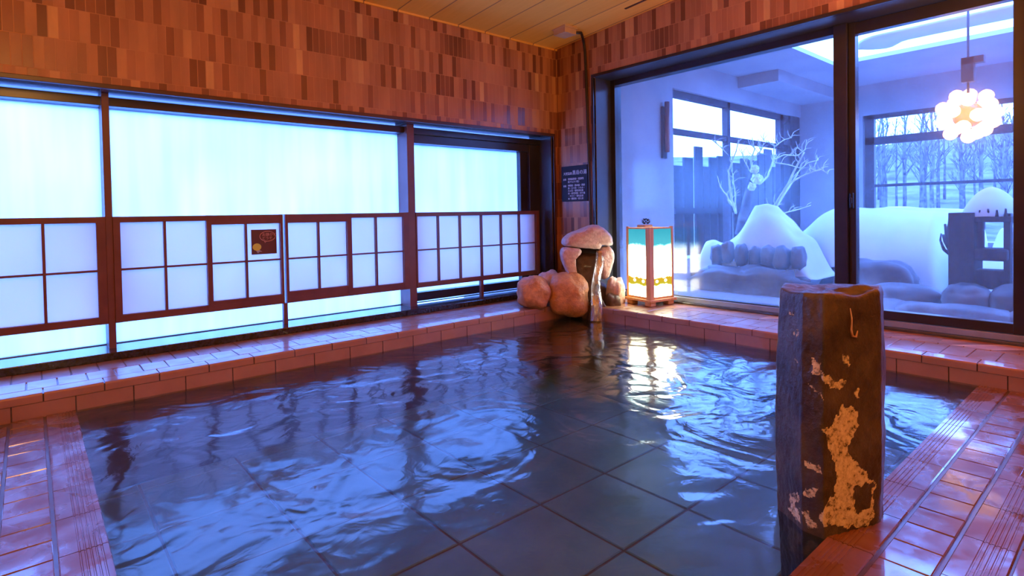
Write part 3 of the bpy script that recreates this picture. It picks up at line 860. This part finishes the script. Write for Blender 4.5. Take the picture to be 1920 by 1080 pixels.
slab_px([(1078, 474), (1136, 474), (1132, 500), (1122, 545), (1118, 578), (1094, 578), (1086, 540), (1078, 505)], 5.20, .12, 14, .006, lean=.06).build('chute_stone', M['wetstone'], t, smooth=True)
slab_px([(1084, 462), (1136, 462), (1136, 480), (1084, 480)], 5.28, .10, 15, .004).build('outlet', M['cable'], t, smooth=True)
slab_px([(1060, 530), (1140, 526), (1150, 590), (1060, 592)], 5.30, .26, 16, .015).build('base_stone', M['wetstone'], t, smooth=True)
tag(slab_px([(1112, 556), (1126, 553), (1137, 572), (1147, 604), (1122, 608), (1098, 604), (1104, 578)], 4.96, .16, 17, .018).build('boulder', M['wetstone'], smooth=True), 'low dark wet cone-shaped stone under the falling water', 'stone')
# falling water
def water_clear():
    m, N, L = nodes('falling_water'); N.remove(N['Principled BSDF'])
    tr = N.new('ShaderNodeBsdfTransparent'); gl = N.new('ShaderNodeBsdfGlossy'); val(gl, 'Roughness', .12)
    df = N.new('ShaderNodeBsdfTranslucent'); val(df, 'Color', (.85, .9, .92, 1))
    bn = N.new('ShaderNodeBump'); val(bn, 'Strength', .8); val(bn, 'Distance', .02)
    L.new(noise_tex(N, L, 30, 3, stretch=(1, 1, .12)), bn.inputs['Height'])
    L.new(bn.outputs[0], gl.inputs['Normal'])
    a = N.new('ShaderNodeMixShader'); val(a, 0, .30); L.new(tr.outputs[0], a.inputs[1]); L.new(gl.outputs[0], a.inputs[2])
    c = N.new('ShaderNodeMixShader'); L.new(ramp(N, L, noise_tex(N, L, 22, 3, stretch=(1, 1, .1)), [(.4, (.05,) * 3), (.7, (.45,) * 3)]), c.inputs[0])
    L.new(a.outputs[0], c.inputs[1]); L.new(df.outputs[0], c.inputs[2])
    L.new(c.outputs[0], N['Material Output'].inputs[0])
    return m
M['fall'] = water_clear()
b = MB()
cols = [(1118, 1136, 470, 5.105), (1117, 1134, 485, 5.08), (1114, 1130, 505, 5.05), (1110, 1126, 525, 5.02), (1108, 1126, 540, 4.97), (1108, 1128, 556, 4.87), (1108, 1130, 575, 4.85), (1107, 1134, 602, 4.83)]
nseg = 14; vs, fs = [], []
for (x0, x1, y, dp) in cols:
    for k in range(nseg):
        a = 2 * math.pi * k / nseg
        vs.append(at((x0 + x1) / 2 + (x1 - x0) / 2 * math.cos(a), y, dp + .022 * math.sin(a)))
for j in range(len(cols) - 1):
    for k in range(nseg): fs.append((j * nseg + k, j * nseg + (k + 1) % nseg, (j + 1) * nseg + (k + 1) % nseg, (j + 1) * nseg + k))
b.add(vs, fs)
tag(b.build('falling_water', M['fall'], smooth=True), 'thin stream of water sliding down the spout into the pool', 'water', kind='stuff')

# ------------------------------------------------------------------ paper lantern
LF, LR, LL = Vector((4.03, 2.872, 0)), Vector((4.318, 2.824, 0)), Vector((4.078, 3.160, 0))
eR, eL = (LR - LF), (LL - LF)
side = .291
uR, uL = eR.normalized(), Vector((-eR.y, eR.x, 0)).normalized()
LB = .152
t = thing('paper_lantern', 'glowing square paper lantern with cedar posts on the curb in the corner', 'lantern', (LF.x + (uR.x + uL.x) * side / 2, LF.y + (uR.y + uL.y) * side / 2, CZ))
def lp(a, c, z): 
    q = LF + uR * a + uL * c; return Vector((q.x, q.y, z))
def lbox(b, a0, a1, c0, c1, z0, z1):
    b.prism([lp(a0, c0, z0), lp(a1, c0, z0), lp(a1, c1, z0), lp(a0, c1, z0)], (0, 0, z1 - z0)); return b
lbox(MB(), -.018, side + .018, -.018, side + .018, LB, LB + .022).build('base_plate', M['wood'], t, bevel=.003)
for a0, c0 in ((0, 0), (side - .07, 0), (0, side - .07), (side - .07, side - .07)):
    lbox(MB(), a0, a0 + .07, c0, c0 + .07, CZ + .001, LB).build('foot', M['wood'], t, bevel=.008)
for a0, c0, w_ in ((-.008, -.008, .050), (side - .024, 0, .024), (0, side - .024, .024), (side - .024, side - .024, .024)):
    lbox(MB(), a0, a0 + w_, c0, c0 + w_, LB + .022, .806 if w_ < .03 else .800).build('post', M['wood'], t, bevel=.003)
for (a0, a1, c0, c1) in ((.02, side - .02, .002, .016), (.02, side - .02, side - .016, side - .002), (.002, .016, .02, side - .02), (side - .016, side - .002, .02, side - .02)):
    for z0, z1 in ((.785, .796), (LB + .022, LB + .040)):
        lbox(MB(), a0, a1, c0, c1, z0, z1).build('rail', M['wood'], t)
# printed paper on each side: object z starts at the base
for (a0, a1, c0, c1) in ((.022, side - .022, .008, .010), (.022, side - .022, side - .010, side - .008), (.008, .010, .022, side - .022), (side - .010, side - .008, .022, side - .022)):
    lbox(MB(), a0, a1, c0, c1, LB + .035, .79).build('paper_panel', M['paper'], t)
dots = emit('lit_paper_dot', (1.0, .93, .6), 4.0)
for k, u in enumerate((.30, .66)):
    for fc in range(2):
        cc = lp(side * u, .0055, .328 + .004 * (k % 2)) if fc == 0 else lp(.0055, side * u, .328 + .004 * (k % 2))
        ax = uR if fc == 0 else uL
        nn = -uL if fc == 0 else -uR
        MB().prism([cc + ax * (.017 * math.cos(q * math.pi / 8)) + UPZ * (.014 * math.sin(q * math.pi / 8)) for q in range(16)], nn * .001).build('paper_dot', dots, t)
# ornament on the lantern
oc = lp(.06, .10, .808)
t2 = thing('pine_cone', 'small dark pine cone with leaves sitting on a cedar chip on the paper lantern', 'ornament', oc)
lbox(MB(), -.0, .10, .06, .15, .800, .822).build('wood_chip', M['wood'], t2, bevel=.003)
b = MB(); r2 = random.Random(5)
for k in range(34):
    z = (k / 34); a = k * 2.4; rr = .026 * math.sin(math.pi * (.15 + .8 * z)) + .004
    c0 = oc + Vector((math.cos(a) * rr, math.sin(a) * rr, .018 + z * .045))
    dr = Vector((math.cos(a), math.sin(a), .5)).normalized(); sd = dr.cross(UPZ).normalized()
    b.add([c0 - sd * .009, c0 + sd * .009, c0 + dr * .02 + UPZ * .004, c0 - dr * .01 + UPZ * .006], [(0, 1, 2), (0, 3, 1), (0, 2, 3), (1, 3, 2)])
b.build('cone', M['leaf'], t2)

# ================================================================== THE COURTYARD BEYOND THE GLASS
YC, XB = 3.80, 9.45          # planes of the left courtyard wall and of the far wall
# left courtyard wall with its opening
b = MB()
b.box(4.75, 5.83, YC, YC + .25, -.3, 2.75)
b.box(5.83, 9.45, YC, YC + .25, 2.40, 2.75)
b.box(5.83, 9.45, YC, YC + .25, -.3, .35)
struct(b.build('courtyard_wall_left', M['render']), 'blue-lit rendered courtyard wall with a framed opening behind the lantern', 'wall')
b = MB()
b.box(XB, XB + .25, 2.92, YC + .25, -.3, 2.75)
b.box(XB, XB + .25, -2.4, 2.92, 2.30, 2.75)
b.box(XB, XB + .25, -2.4, 2.92, -.3, .45)
struct(b.build('courtyard_wall_far', M['render']), 'blue-lit rendered far courtyard wall with a wide framed opening', 'wall')
struct(MB().box(4.75, XB, -2.65, -2.4, -.3, 2.75).build('courtyard_wall_right', M['render']), 'courtyard wall outside the picture on the right', 'wall')
# outer face of the bath house above the courtyard roof
# courtyard roof with a long open slot to the sky
b = MB()
b.box(4.46, 6.20, -2.65, YC + .25, 2.75, 2.80)
b.box(7.85, XB + .25, -2.65, YC + .25, 2.75, 2.80)
b.box(6.20, 7.85, 2.73, YC + .25, 2.75, 2.80)
struct(b.build('courtyard_roof', M['render']), 'pale courtyard roof with a long open slot', 'roof')
b = MB()
b.box(7.40, XB + .25, YC - .55, YC, 2.60, 2.75)
struct(b.build('courtyard_beam', M['render']), 'shallow beam under the courtyard roof near the far corner', 'beam')
# frames in the openings
t = thing('courtyard_window', 'grey framed opening in the courtyard wall left of the bare tree', 'window frame', (7.3, YC, .35))
b = MB()
for x in (5.85, 7.24, 8.87): b.box(x - (.035 if x < 8 else .05), x + (.04 if x < 8 else .06), YC + .05, YC + .13, .35, 2.40)
b.box(5.83, 9.45, YC + .05, YC + .13, 2.32, 2.40)
b.build('frame', M['outframe'], t)
MB().box(5.83, 9.45, YC + .06, YC + .12, 1.87, 1.94).build('crossbar', M['outframe'], t)
MB().box(9.1, 9.45, YC + .02, YC + .15, .35, 2.40).build('side_panel', M['darkwood'], t)
t = thing('courtyard_window', 'grey framed opening in the far courtyard wall behind the big snow bank', 'window frame', (XB, 1.2, .45))
b = MB()
b.box(XB + .03, XB + .11, 2.78, 2.90, .45, 2.30); b.box(XB + .03, XB + .11, -2.4, 2.92, 2.24, 2.30)
b.box(XB + .03, XB + .11, .2, .28, .45, 2.30)
b.build('frame', M['outframe'], t)
MB().box(XB + .03, XB + .11, -2.4, 2.9, 1.86, 1.97).build('crossbar', M['outframe'], t)
MB().box(XB + .05, XB + .09, -2.4, 2.9, 1.235, 1.275).build('crossbar', M['outframe'], t)
# wall sconce
t = thing('wall_sconce', 'slender vertical fixture on the courtyard wall beside the opening', 'wall light', (5.62, YC - .04, 1.55))
MB().box(5.58, 5.66, YC - .03, YC, 1.55, 2.15).build('back_plate', M['darkwood'], t, bevel=.005)
MB().tube([(5.62, YC - .06, 1.62), (5.62, YC - .06, 2.2)], .028, 12).build('tube', surf('sconce_shade', (.35, .16, .14), None, 6, .4), t, smooth=True)

struct(MB().box(4.45, 4.70, 4.38, 6.2, -.3, 2.75).build('shade_wall', M['render']), 'unseen outer wall added to shade the right end of the long window', 'wall')  # added out of view to darken the last frosted pane
# snow on the rim of the roof slot, hanging in a curl
b = MB()
ny_ = 70; vs = []
for j in range(ny_ + 1):
    y = 2.30 - 4.6 * j / ny_
    g_ = min(1.0, (2.30 - y) / .30); g_ = math.sqrt(max(.02, 1 - (1 - g_) ** 2))
    w0 = 6.98 + .02 * nz(y, 1, 1.1); w1 = 7.46 + .05 * nz(y, 5, .9) + .22 * sm((y - 1.85) / .25)
    cx_, hw = (w0 + w1) / 2, (w1 - w0) / 2 * g_
    for i in range(12):
        a = 2 * math.pi * i / 12
        vs.append((cx_ + hw * math.cos(a), y, 2.80 + .035 * math.sin(a)))
fs = [(j * 12 + i, j * 12 + (i + 1) % 12, (j + 1) * 12 + (i + 1) % 12, (j + 1) * 12 + i) for j in range(ny_) for i in range(12)]
fs += [tuple(range(12)), tuple(range(ny_ * 12, ny_ * 12 + 12))]
b.add(vs, fs)
tag(b.build('snow_cornice', M['snow'], smooth=True), 'curled ridge of snow lying across the open roof slot', 'snow')

# glowing balls added in place of an indoor lamp's reflection in the glass
glare_c = onX(1815, 216, 6.5)
t = thing('lamp_reflection', 'glaring warm cluster of balls added in place of an indoor lamp reflected in the glass', 'lamp reflection', glare_c)
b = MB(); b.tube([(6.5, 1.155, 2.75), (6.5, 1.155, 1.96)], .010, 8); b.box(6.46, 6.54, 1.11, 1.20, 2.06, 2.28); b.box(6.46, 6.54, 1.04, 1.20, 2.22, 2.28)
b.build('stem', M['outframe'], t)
glare_ball = emit('warm_glare', (1.0, .50, .36), 3.6)
gold = 2.39996
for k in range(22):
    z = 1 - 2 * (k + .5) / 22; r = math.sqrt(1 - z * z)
    c0 = glare_c + Vector((r * math.cos(gold * k), r * math.sin(gold * k), z)) * .20
    MB().blob(c0, (.060, .060, .060), 2, 0).build('glare_ball', glare_ball, t, smooth=True)
MB().blob(glare_c, (.12, .12, .12), 2, 0).build('hub', M['chrome'], t, smooth=True)

# courtyard floor, milky bath water, stones
struct(MB().box(4.5, XB, -2.4, YC, -.4, -.02).build('courtyard_floor', M['outrock']), 'courtyard ground of stone', 'floor')
milky = surf('steaming_bath_water', (.42, .44, .47), (.50, .52, .56), 1.2, .25)
b = MB(); b.box(4.75, 6.55, 1.45, 3.75, -.02, .03)
tag(b.build('bath_water', milky), 'milky steaming water of the open-air bath outside the glass', 'water', kind='stuff')
def snow_mound(name, label, fn, x0, x1, y0, y1, n=60, mat='snow'):
    b = MB(); vs = []
    for j in range(n + 1):
        for i in range(n + 1):
            x, y = x0 + (x1 - x0) * i / n, y0 + (y1 - y0) * j / n
            vs.append((x, y, fn(x, y)))
    fs = [(j * (n + 1) + i, j * (n + 1) + i + 1, (j + 1) * (n + 1) + i + 1, (j + 1) * (n + 1) + i) for j in range(n) for i in range(n)]
    b.add(vs, fs)
    return tag(b.build(name, M[mat], smooth=True), label, 'snow')
def edge(x, y, x0, x1, y0, y1, w): return sm((x - x0) / w) * sm((x1 - x) / w) * sm((y - y0) / w) * sm((y1 - y) / w)
def bank(x, y):
    front = 6.85 + .12 * nz(0, y, 1.4, 3) + .05 * nz(0, y, 4, 1)
    top = .93 - .06 * max(0, 2.48 - y) / .9 - .46 * sm((y - 2.50) / .75) + .03 * nz(x, y, 1.3) + .015 * nz(x, y, 5)
    t_ = max(0, min(1, (x - front) / .55))
    return -.1 + (top + .1) * math.sqrt(1 - (1 - t_) ** 2.2) * sm((y - 1.36) / .22) * sm((3.78 - y) / .06)
snow_mound('snow_bank', 'broad flat-topped snow bank filling the far side of the courtyard', bank, 6.81, 9.44, 1.3, 3.78, 90)
def mound(x, y):
    dx, dy = (x - 6.58) / .34, (y - 3.06) / (.20 if y > 3.06 else .34)
    d = math.sqrt(dx * dx + dy * dy)
    top = .50 + min(.47, .56 * math.exp(-d * d * .85)) + .07 * nz(x, y, 2.6, 5) + .035 * nz(x, y, 7)
    return .2 + (top - .2) * math.sqrt(max(0, 1 - (1 - max(0, min(1, (x - 6.16) / .16))) ** 2)) * sm((y - 2.35) / .25) * sm((3.74 - y) / .08)
snow_mound('snow_mound', 'peaked snow mound at the foot of the bare courtyard tree', mound, 6.14, 6.80, 2.32, 3.74, 70)
def farsnow(x, y): return .50 + .18 * nz(x, y, .9, 4) - .25 * sm((y - 1.0) / .6) + .25 * sm((x - 8) / 1.2)
snow_mound('snow_cover', 'even snow cover behind the dark timber stand', lambda x, y: -.05 + (.05 + farsnow(x, y)) * sm((x - 6.6) / .7), 6.4, 9.44, -2.35, 1.29)
# stone edging below the mound
r3 = random.Random(8)
for k in range(7):
    y = 3.42 - k * .155
    w_ = .07 + r3.uniform(0, .01)
    b = MB(); b.blob((6.10 + r3.uniform(-.03, .03), y, .43 + r3.uniform(-.03, .02)), (.08, w_ * r3.uniform(.7, 1.05), .12), 3, .30, 2.2, 30 + k, None, 3)
    tag(b.build('edging_stone', M['outrock'], smooth=True), 'upright grey stone in the edging row below the snow mound', 'stone', 'edging stones below the snow mound')
b = MB(); b.blob((6.0, 2.98, .06), (.20, .72, .24), 4, .34, 2.6, 41, None, 2.2)
tag(b.build('ledge_rock', M['outrock'], smooth=True), 'long low rock ledge in the steaming water below the edging stones', 'stone')
# foreground rocks beyond the door
def rock_at(label, c, r, seed, mat='outrock', power=3):
    b = MB(); b.blob(c, r, 4, .14, 1.5, seed, None, power)
    tag(b.build('rock', M[mat], smooth=True), label, 'stone')
rock_at('long flat rock just outside the sliding door', (5.45, 1.06, .05), (.17, .36, .115), 51, power=4)
rock_at('rounded rock behind the flat rock, at the foot of the timber stand', (5.85, 1.04, .13), (.17, .16, .16), 52)
rock_at('snow-dusted rock right of the timber stand outside', (5.9, .74, .12), (.2, .18, .18), 53)
rock_at('small dark rock at the right edge of the door, beside the flat rock', (5.5, .62, .05), (.18, .14, .12), 54)
rock_at('dark arched rock in front of the snow bank', (6.55, 1.92, .12), (.22, .36, .28), 55)
rock_at('low rock in the steaming water, left of the timber stand', (6.2, 1.58, .06), (.24, .30, .16), 56)
rock_at('flat submerged rock in the bath nearest to the bollard', (5.75, 1.75, .02), (.30, .34, .10), 57)

# timber stand with a snow cap
t = thing('timber_stand', 'dark charred timber stand outside the sliding door under a heap of snow', 'wooden stand', (6.0, 1.05, .2))
MB().box(5.95, 6.30, 1.02, 1.195, .05, .880).build('upright_board', M['darkwood'], t, bevel=.008)
MB().box(6.02, 6.12, .800, .845, .20, .87).build('side_post', M['darkwood'], t, bevel=.006)
MB().box(5.98, 6.26, .79, 1.03, .80, .845).build('top_plank', M['darkwood'], t, bevel=.005)
MB().box(5.96, 6.22, .81, 1.03, .48, .58).build('shelf', M['darkwood'], t, bevel=.02)
MB().box(6.06, 6.14, .98, 1.022, .55, .82).build('brace', M['darkwood'], t, bevel=.01)
MB().box(6.02, 6.18, .83, 1.03, .24, .40).build('lower_panel', M['darkwood'], t, bevel=.01)
b = MB()
for k in range(4): b.tube([(5.985, .99 - k * .055, .845), (5.985, .99 - k * .055, .90 + .01 * (k % 2))], [.012, .006], 8)
b.build('pegs', M['darkwood'], t)
def heap(x, y):
    d = math.hypot((x - 6.32) / .36, (y - .965) / .25)
    return .90 + .225 * sm(1.0 - d * .95) ** .8 + .012 * nz(x, y, 7)
bs = MB(); n = 40; vs = []
for j in range(n + 1):
    for i in range(25):
        a = 2 * math.pi * j / n; s = i / 24
        prof_r = [1.0, 1.04, 1.0][0]
        x, y = 6.32 + .36 * s * math.cos(a), .965 + .20 * s * math.sin(a)
        vs.append((x, y, .845 + .255 * max(0, 1 - s ** 1.7) ** .75 + .01 * nz(x, y, 9)))
fs = [(j * 25 + i, j * 25 + i + 1, (j + 1) * 25 + i + 1, (j + 1) * 25 + i) for j in range(n) for i in range(24)]
bs.add(vs, fs)
bs.add([(v[0], v[1], .846) for v in vs[24::25]], [tuple(range(n))])
tag(bs.build('snow_pile', M['snow'], smooth=True), 'tall rounded cap of snow on the dark timber stand', 'snow')
b = MB(); b.blob((6.75, .68, .45), (.30, .26, .50), 3, .10, 1.3, 61)
tag(b.build('snow_heap', M['snow'], smooth=True), 'snow heap behind the right side of the timber stand', 'snow')
# dead plant beside the stand
b = MB()
for (pth) in ([(1783, 470), (1772, 452), (1768, 440)], [(1783, 462), (1775, 440), (1772, 420)], [(1784, 478), (1770, 468), (1763, 450), (1765, 438)], [(1784, 450), (1779, 430), (1781, 408)]):
    b.tube([at(x, y, 6.2 * .653 + 1.25 * .757 + .3 + .03 * k) for k, (x, y) in enumerate(pth)], [.022, .016, .010, .006][:len(pth)], 6)
tag(b.build('dead_plant', M['darkwood'], smooth=True), 'withered dark plant stalks leaning on the left of the timber stand', 'plant')

# bare tree with frosted branches in the courtyard
t = thing('bare_tree', 'bare frosted tree growing from the courtyard snow mound', 'tree', (7.0, 3.25, .5))
def brpath(pts, dep, dd, r0, r1):
    out = []
    n = len(pts)
    for k, (x, y) in enumerate(pts):
        out.append(at(x, y, dep + dd * k / max(1, n - 1)))
    # smooth resample
    fine = []
    for i in range(n - 1):
        for q in range(4): fine.append(out[i].lerp(out[i + 1], q / 4) + Vector((noise.noise(out[i] * 9 + Vector((q, 0, 0))), noise.noise(out[i] * 9 + Vector((0, q, 0))), 0)) * .008)
    fine.append(out[-1])
    return fine, [r0 + (r1 - r0) * k / (len(fine) - 1) for k in range(len(fine))]
b = MB()
p, r = brpath([(1388, 440), (1396, 400), (1402, 372), (1408, 345), (1412, 322)], 7.05, .1, .07, .045); b.tube(p, r, 8)
b.build('trunk', M['bark'], t, smooth=True)
br = [([(1448, 395), (1460, 375), (1478, 345), (1492, 315), (1508, 285)], 7.0, -.3, .022, .008),
      ([(1450, 398), (1470, 365), (1490, 335), (1500, 318)], 7.0, .2, .016, .006),
      ([(1478, 345), (1500, 332), (1525, 322), (1545, 314)], 6.8, -.3, .012, .004),
      ([(1525, 322), (1540, 318), (1552, 326)], 6.55, -.05, .006, .003),
      ([(1455, 405), (1475, 398), (1500, 392), (1520, 385)], 6.9, .1, .012, .005),
      ([(1412, 330), (1425, 345), (1440, 330), (1450, 300), (1452, 275)], 7.1, .2, .018, .007),
      ([(1450, 300), (1470, 290), (1495, 292)], 7.25, .1, .012, .005),
      ([(1452, 305), (1475, 308), (1500, 315)], 7.25, -.1, .010, .005),
      ([(1380, 400), (1372, 375), (1368, 345), (1366, 320), (1380, 285), (1385, 262)], 7.0, -.2, .016, .005),
      ([(1372, 385), (1362, 365), (1350, 350), (1345, 330)], 6.95, -.2, .012, .004),
      ([(1380, 400), (1378, 360), (1374, 325)], 7.0, .1, .012, .005),
      ([(1412, 322), (1408, 300), (1415, 280), (1410, 258)], 7.1, .15, .016, .005),
      ([(1410, 300), (1425, 285), (1432, 268)], 7.12, .1, .010, .004),
      ([(1405, 320), (1395, 300), (1390, 280)], 7.1, -.15, .010, .004),
      ([(1452, 275), (1440, 265), (1425, 262)], 7.3, .1, .008, .003),
      ([(1452, 275), (1470, 262), (1485, 258)], 7.3, .1, .008, .003),
      ([(1495, 292), (1510, 280), (1512, 262)], 7.3, .1, .008, .003),
      ([(1335, 262), (1350, 275), (1365, 290)], 7.2, 0, .008, .004),
      ([(1500, 318), (1515, 305), (1535, 300)], 7.2, 0, .007, .003)]
for a in br:
    p, r = brpath(*a)
    MB().tube(p, r, 6).build('branch', M['frost'], t, smooth=True)
b = MB(); r4 = random.Random(11)
for k in range(120):
    a = br[r4.randrange(len(br))]
    i = r4.randrange(len(a[0]) - 1); s = r4.random()
    x = a[0][i][0] * (1 - s) + a[0][i + 1][0] * s; y = a[0][i][1] * (1 - s) + a[0][i + 1][1] * s
    d0 = a[1] + a[2] * (i + s) / (len(a[0]) - 1)
    L_ = r4.uniform(10, 26); an = r4.uniform(-2.6, -.5)
    b.tube([at(x, y, d0), at(x + L_ * .5 * math.cos(an), y + L_ * .5 * math.sin(an), d0 + .03), at(x + L_ * math.cos(an + .3), y + L_ * math.sin(an + .3), d0 + r4.uniform(-.1, .1))], [.005, .004, .002], 5)
tag(b.build('twigs', M['frost'], t, smooth=True), kind='stuff')
for (x, y, dp, rr) in ((1415, 318, 7.04, .050), (1419, 336, 7.02, .062), (1410, 350, 7.0, .045)):
    MB().blob(at(x, y, dp), (rr, rr, rr * 1.1), 4, .45, 1.7, int(x + y)).build('snow_clump', M['snow'], t, smooth=True)

# plank fence beyond the opening
YF = 4.75
for k, (x0, x1, yt) in enumerate([(1262, 1280, 310), (1282, 1300, 295), (1303, 1318, 274), (1319, 1330, 312), (1331, 1344, 295), (1346, 1355, 292), (1356, 1373, 299), (1376, 1388, 305), (1390, 1404, 297), (1406, 1420, 300), (1422, 1433, 286),
                                  (1434, 1448, 279), (1450, 1476, 313), (1478, 1502, 311)]):
    a0, a1 = onY(x0, yt, YF), onY(x1, yt, YF)
    tag(MB().box(a0.x + .008, a1.x - .008, YF, YF + .03, -.1, a0.z).build('fence_board', M['board']), 'upright weathered fence board beyond the courtyard opening', 'fence', 'fence boards beyond the courtyard opening')
b = MB(); a0 = onY(1290, 396, YF)
b.box(onY(1262, 396, YF).x, onY(1502, 390, YF).x, YF - .05, YF, a0.z - .04, a0.z + .05)
tag(b.build('fence_rail', M['board']), 'horizontal rail across the weathered fence boards', 'fence')

# ------------------------------------------------------------------ snowy valley outside
def land(x, y):
    # low near the building, a wooded slope further away
    dx = max(0, x - 10.5); dy = max(0, y - 5.5); d = math.hypot(dx, dy)
    h = -.25 + .35 * sm(d / 4) + 6.6 * sm((d - 7) / 50) + 1.0 * nz(x, y, .07, 2) * sm(d / 20) + .12 * nz(x, y, .5) * sm(d / 4)
    return h
b = MB(); vs = []
nx_, ny_ = 110, 110
for j in range(ny_ + 1):
    for i in range(nx_ + 1):
        x, y = -14 + 94 * i / nx_, -30 + 110 * j / ny_
        z = land(x, y)
        if x < 10.4 and y < 5.2: z = -.75
        vs.append((x, y, z))
b.add(vs, [(j * (nx_ + 1) + i, j * (nx_ + 1) + i + 1, (j + 1) * (nx_ + 1) + i + 1, (j + 1) * (nx_ + 1) + i) for j in range(ny_) for i in range(nx_)])
struct(b.build('snow_slope', M['brush'], smooth=True), 'snow-covered slope rising beyond the courtyard', 'ground')
def make_tree(seed, h, nm):
    r = random.Random(seed)
    tb, bb = MB(), MB()
    trunk = [Vector((0, 0, -.3))]
    for k in range(1, 7): trunk.append(Vector((r.uniform(-.1, .1) * k * .3, r.uniform(-.1, .1) * k * .3, h * k / 6)))
    tb.tube(trunk, [.075 * (1 - k / 7) + .012 for k in range(7)], 6)
    def grow(p, d, L, rad, lv):
        q = p + d * L; m_ = p.lerp(q, .5) + Vector((r.uniform(-.1, .1), r.uniform(-.1, .1), .05)) * L
        bb.tube([p, m_, q], [rad, rad * .75, rad * .4], 4, False)
        if lv == 0: return
        for _ in range(3):
            s = r.uniform(.35, .95); c = p.lerp(q, s)
            nd = (d + Vector((r.uniform(-.8, .8), r.uniform(-.8, .8), r.uniform(-.1, .7)))).normalized()
            grow(c, nd, L * r.uniform(.45, .65), rad * .5, lv - 1)
    for k in range(16):
        s = r.uniform(.3, .98); i = min(5, int(s * 6)); p = trunk[i].lerp(trunk[i + 1], s * 6 - i)
        a = r.uniform(0, 6.28)
        grow(p, Vector((math.cos(a), math.sin(a), r.uniform(1.0, 2.0))).normalized(), h * .22 * (1.15 - s), .022, 2)
    t = thing('winter_tree', 'bare winter tree on the snowy slope beyond the courtyard', 'tree', (0, 0, 0), 'bare winter trees on the snowy slope')
    tb.build('trunk', M['bark'], t, smooth=True); tag(bb.build('branches', M['bark'], t), kind='stuff')
    return t
protos = [make_tree(100 + k, 5.2 + k * .5, k) for k in range(4)]
rt = random.Random(21); used = [0] * 4; n_tree = 0
spots_ = []
tries = 0
while len(spots_) < 120 and tries < 40000:
    tries += 1
    near = len(spots_) < 60
    x, y = rt.uniform(12.5, 60), rt.uniform(1.0, 45)
    dx, dy = max(0, x - 10.5), max(0, y - 5.5); d = math.hypot(dx, dy)
    ang = y / x
    if d < 5 or not (.10 < ang < .70): continue
    if near and (d > 17 or not .11 < ang < .34) : continue
    if .42 < ang and d < 22: continue
    if any((x - a) ** 2 + (y - c) ** 2 < (1.0 if near else 5.0) for a, c in spots_): continue
    spots_.append((x, y))
for k, (x, y) in enumerate(spots_):
    i = k % 4
    if k < 4: o = protos[i]
    else:
        o = protos[i].copy(); C.objects.link(o)
        for ch in protos[i].children:
            c2 = ch.copy(); C.objects.link(c2); c2.parent = o
    o.location = (x, y, land(x, y)); o.rotation_euler = (0, 0, rt.uniform(0, 6.28))
    s = rt.uniform(.50, .72) if k < 60 else rt.uniform(.7, 1.0); o.scale = (s, s, s)
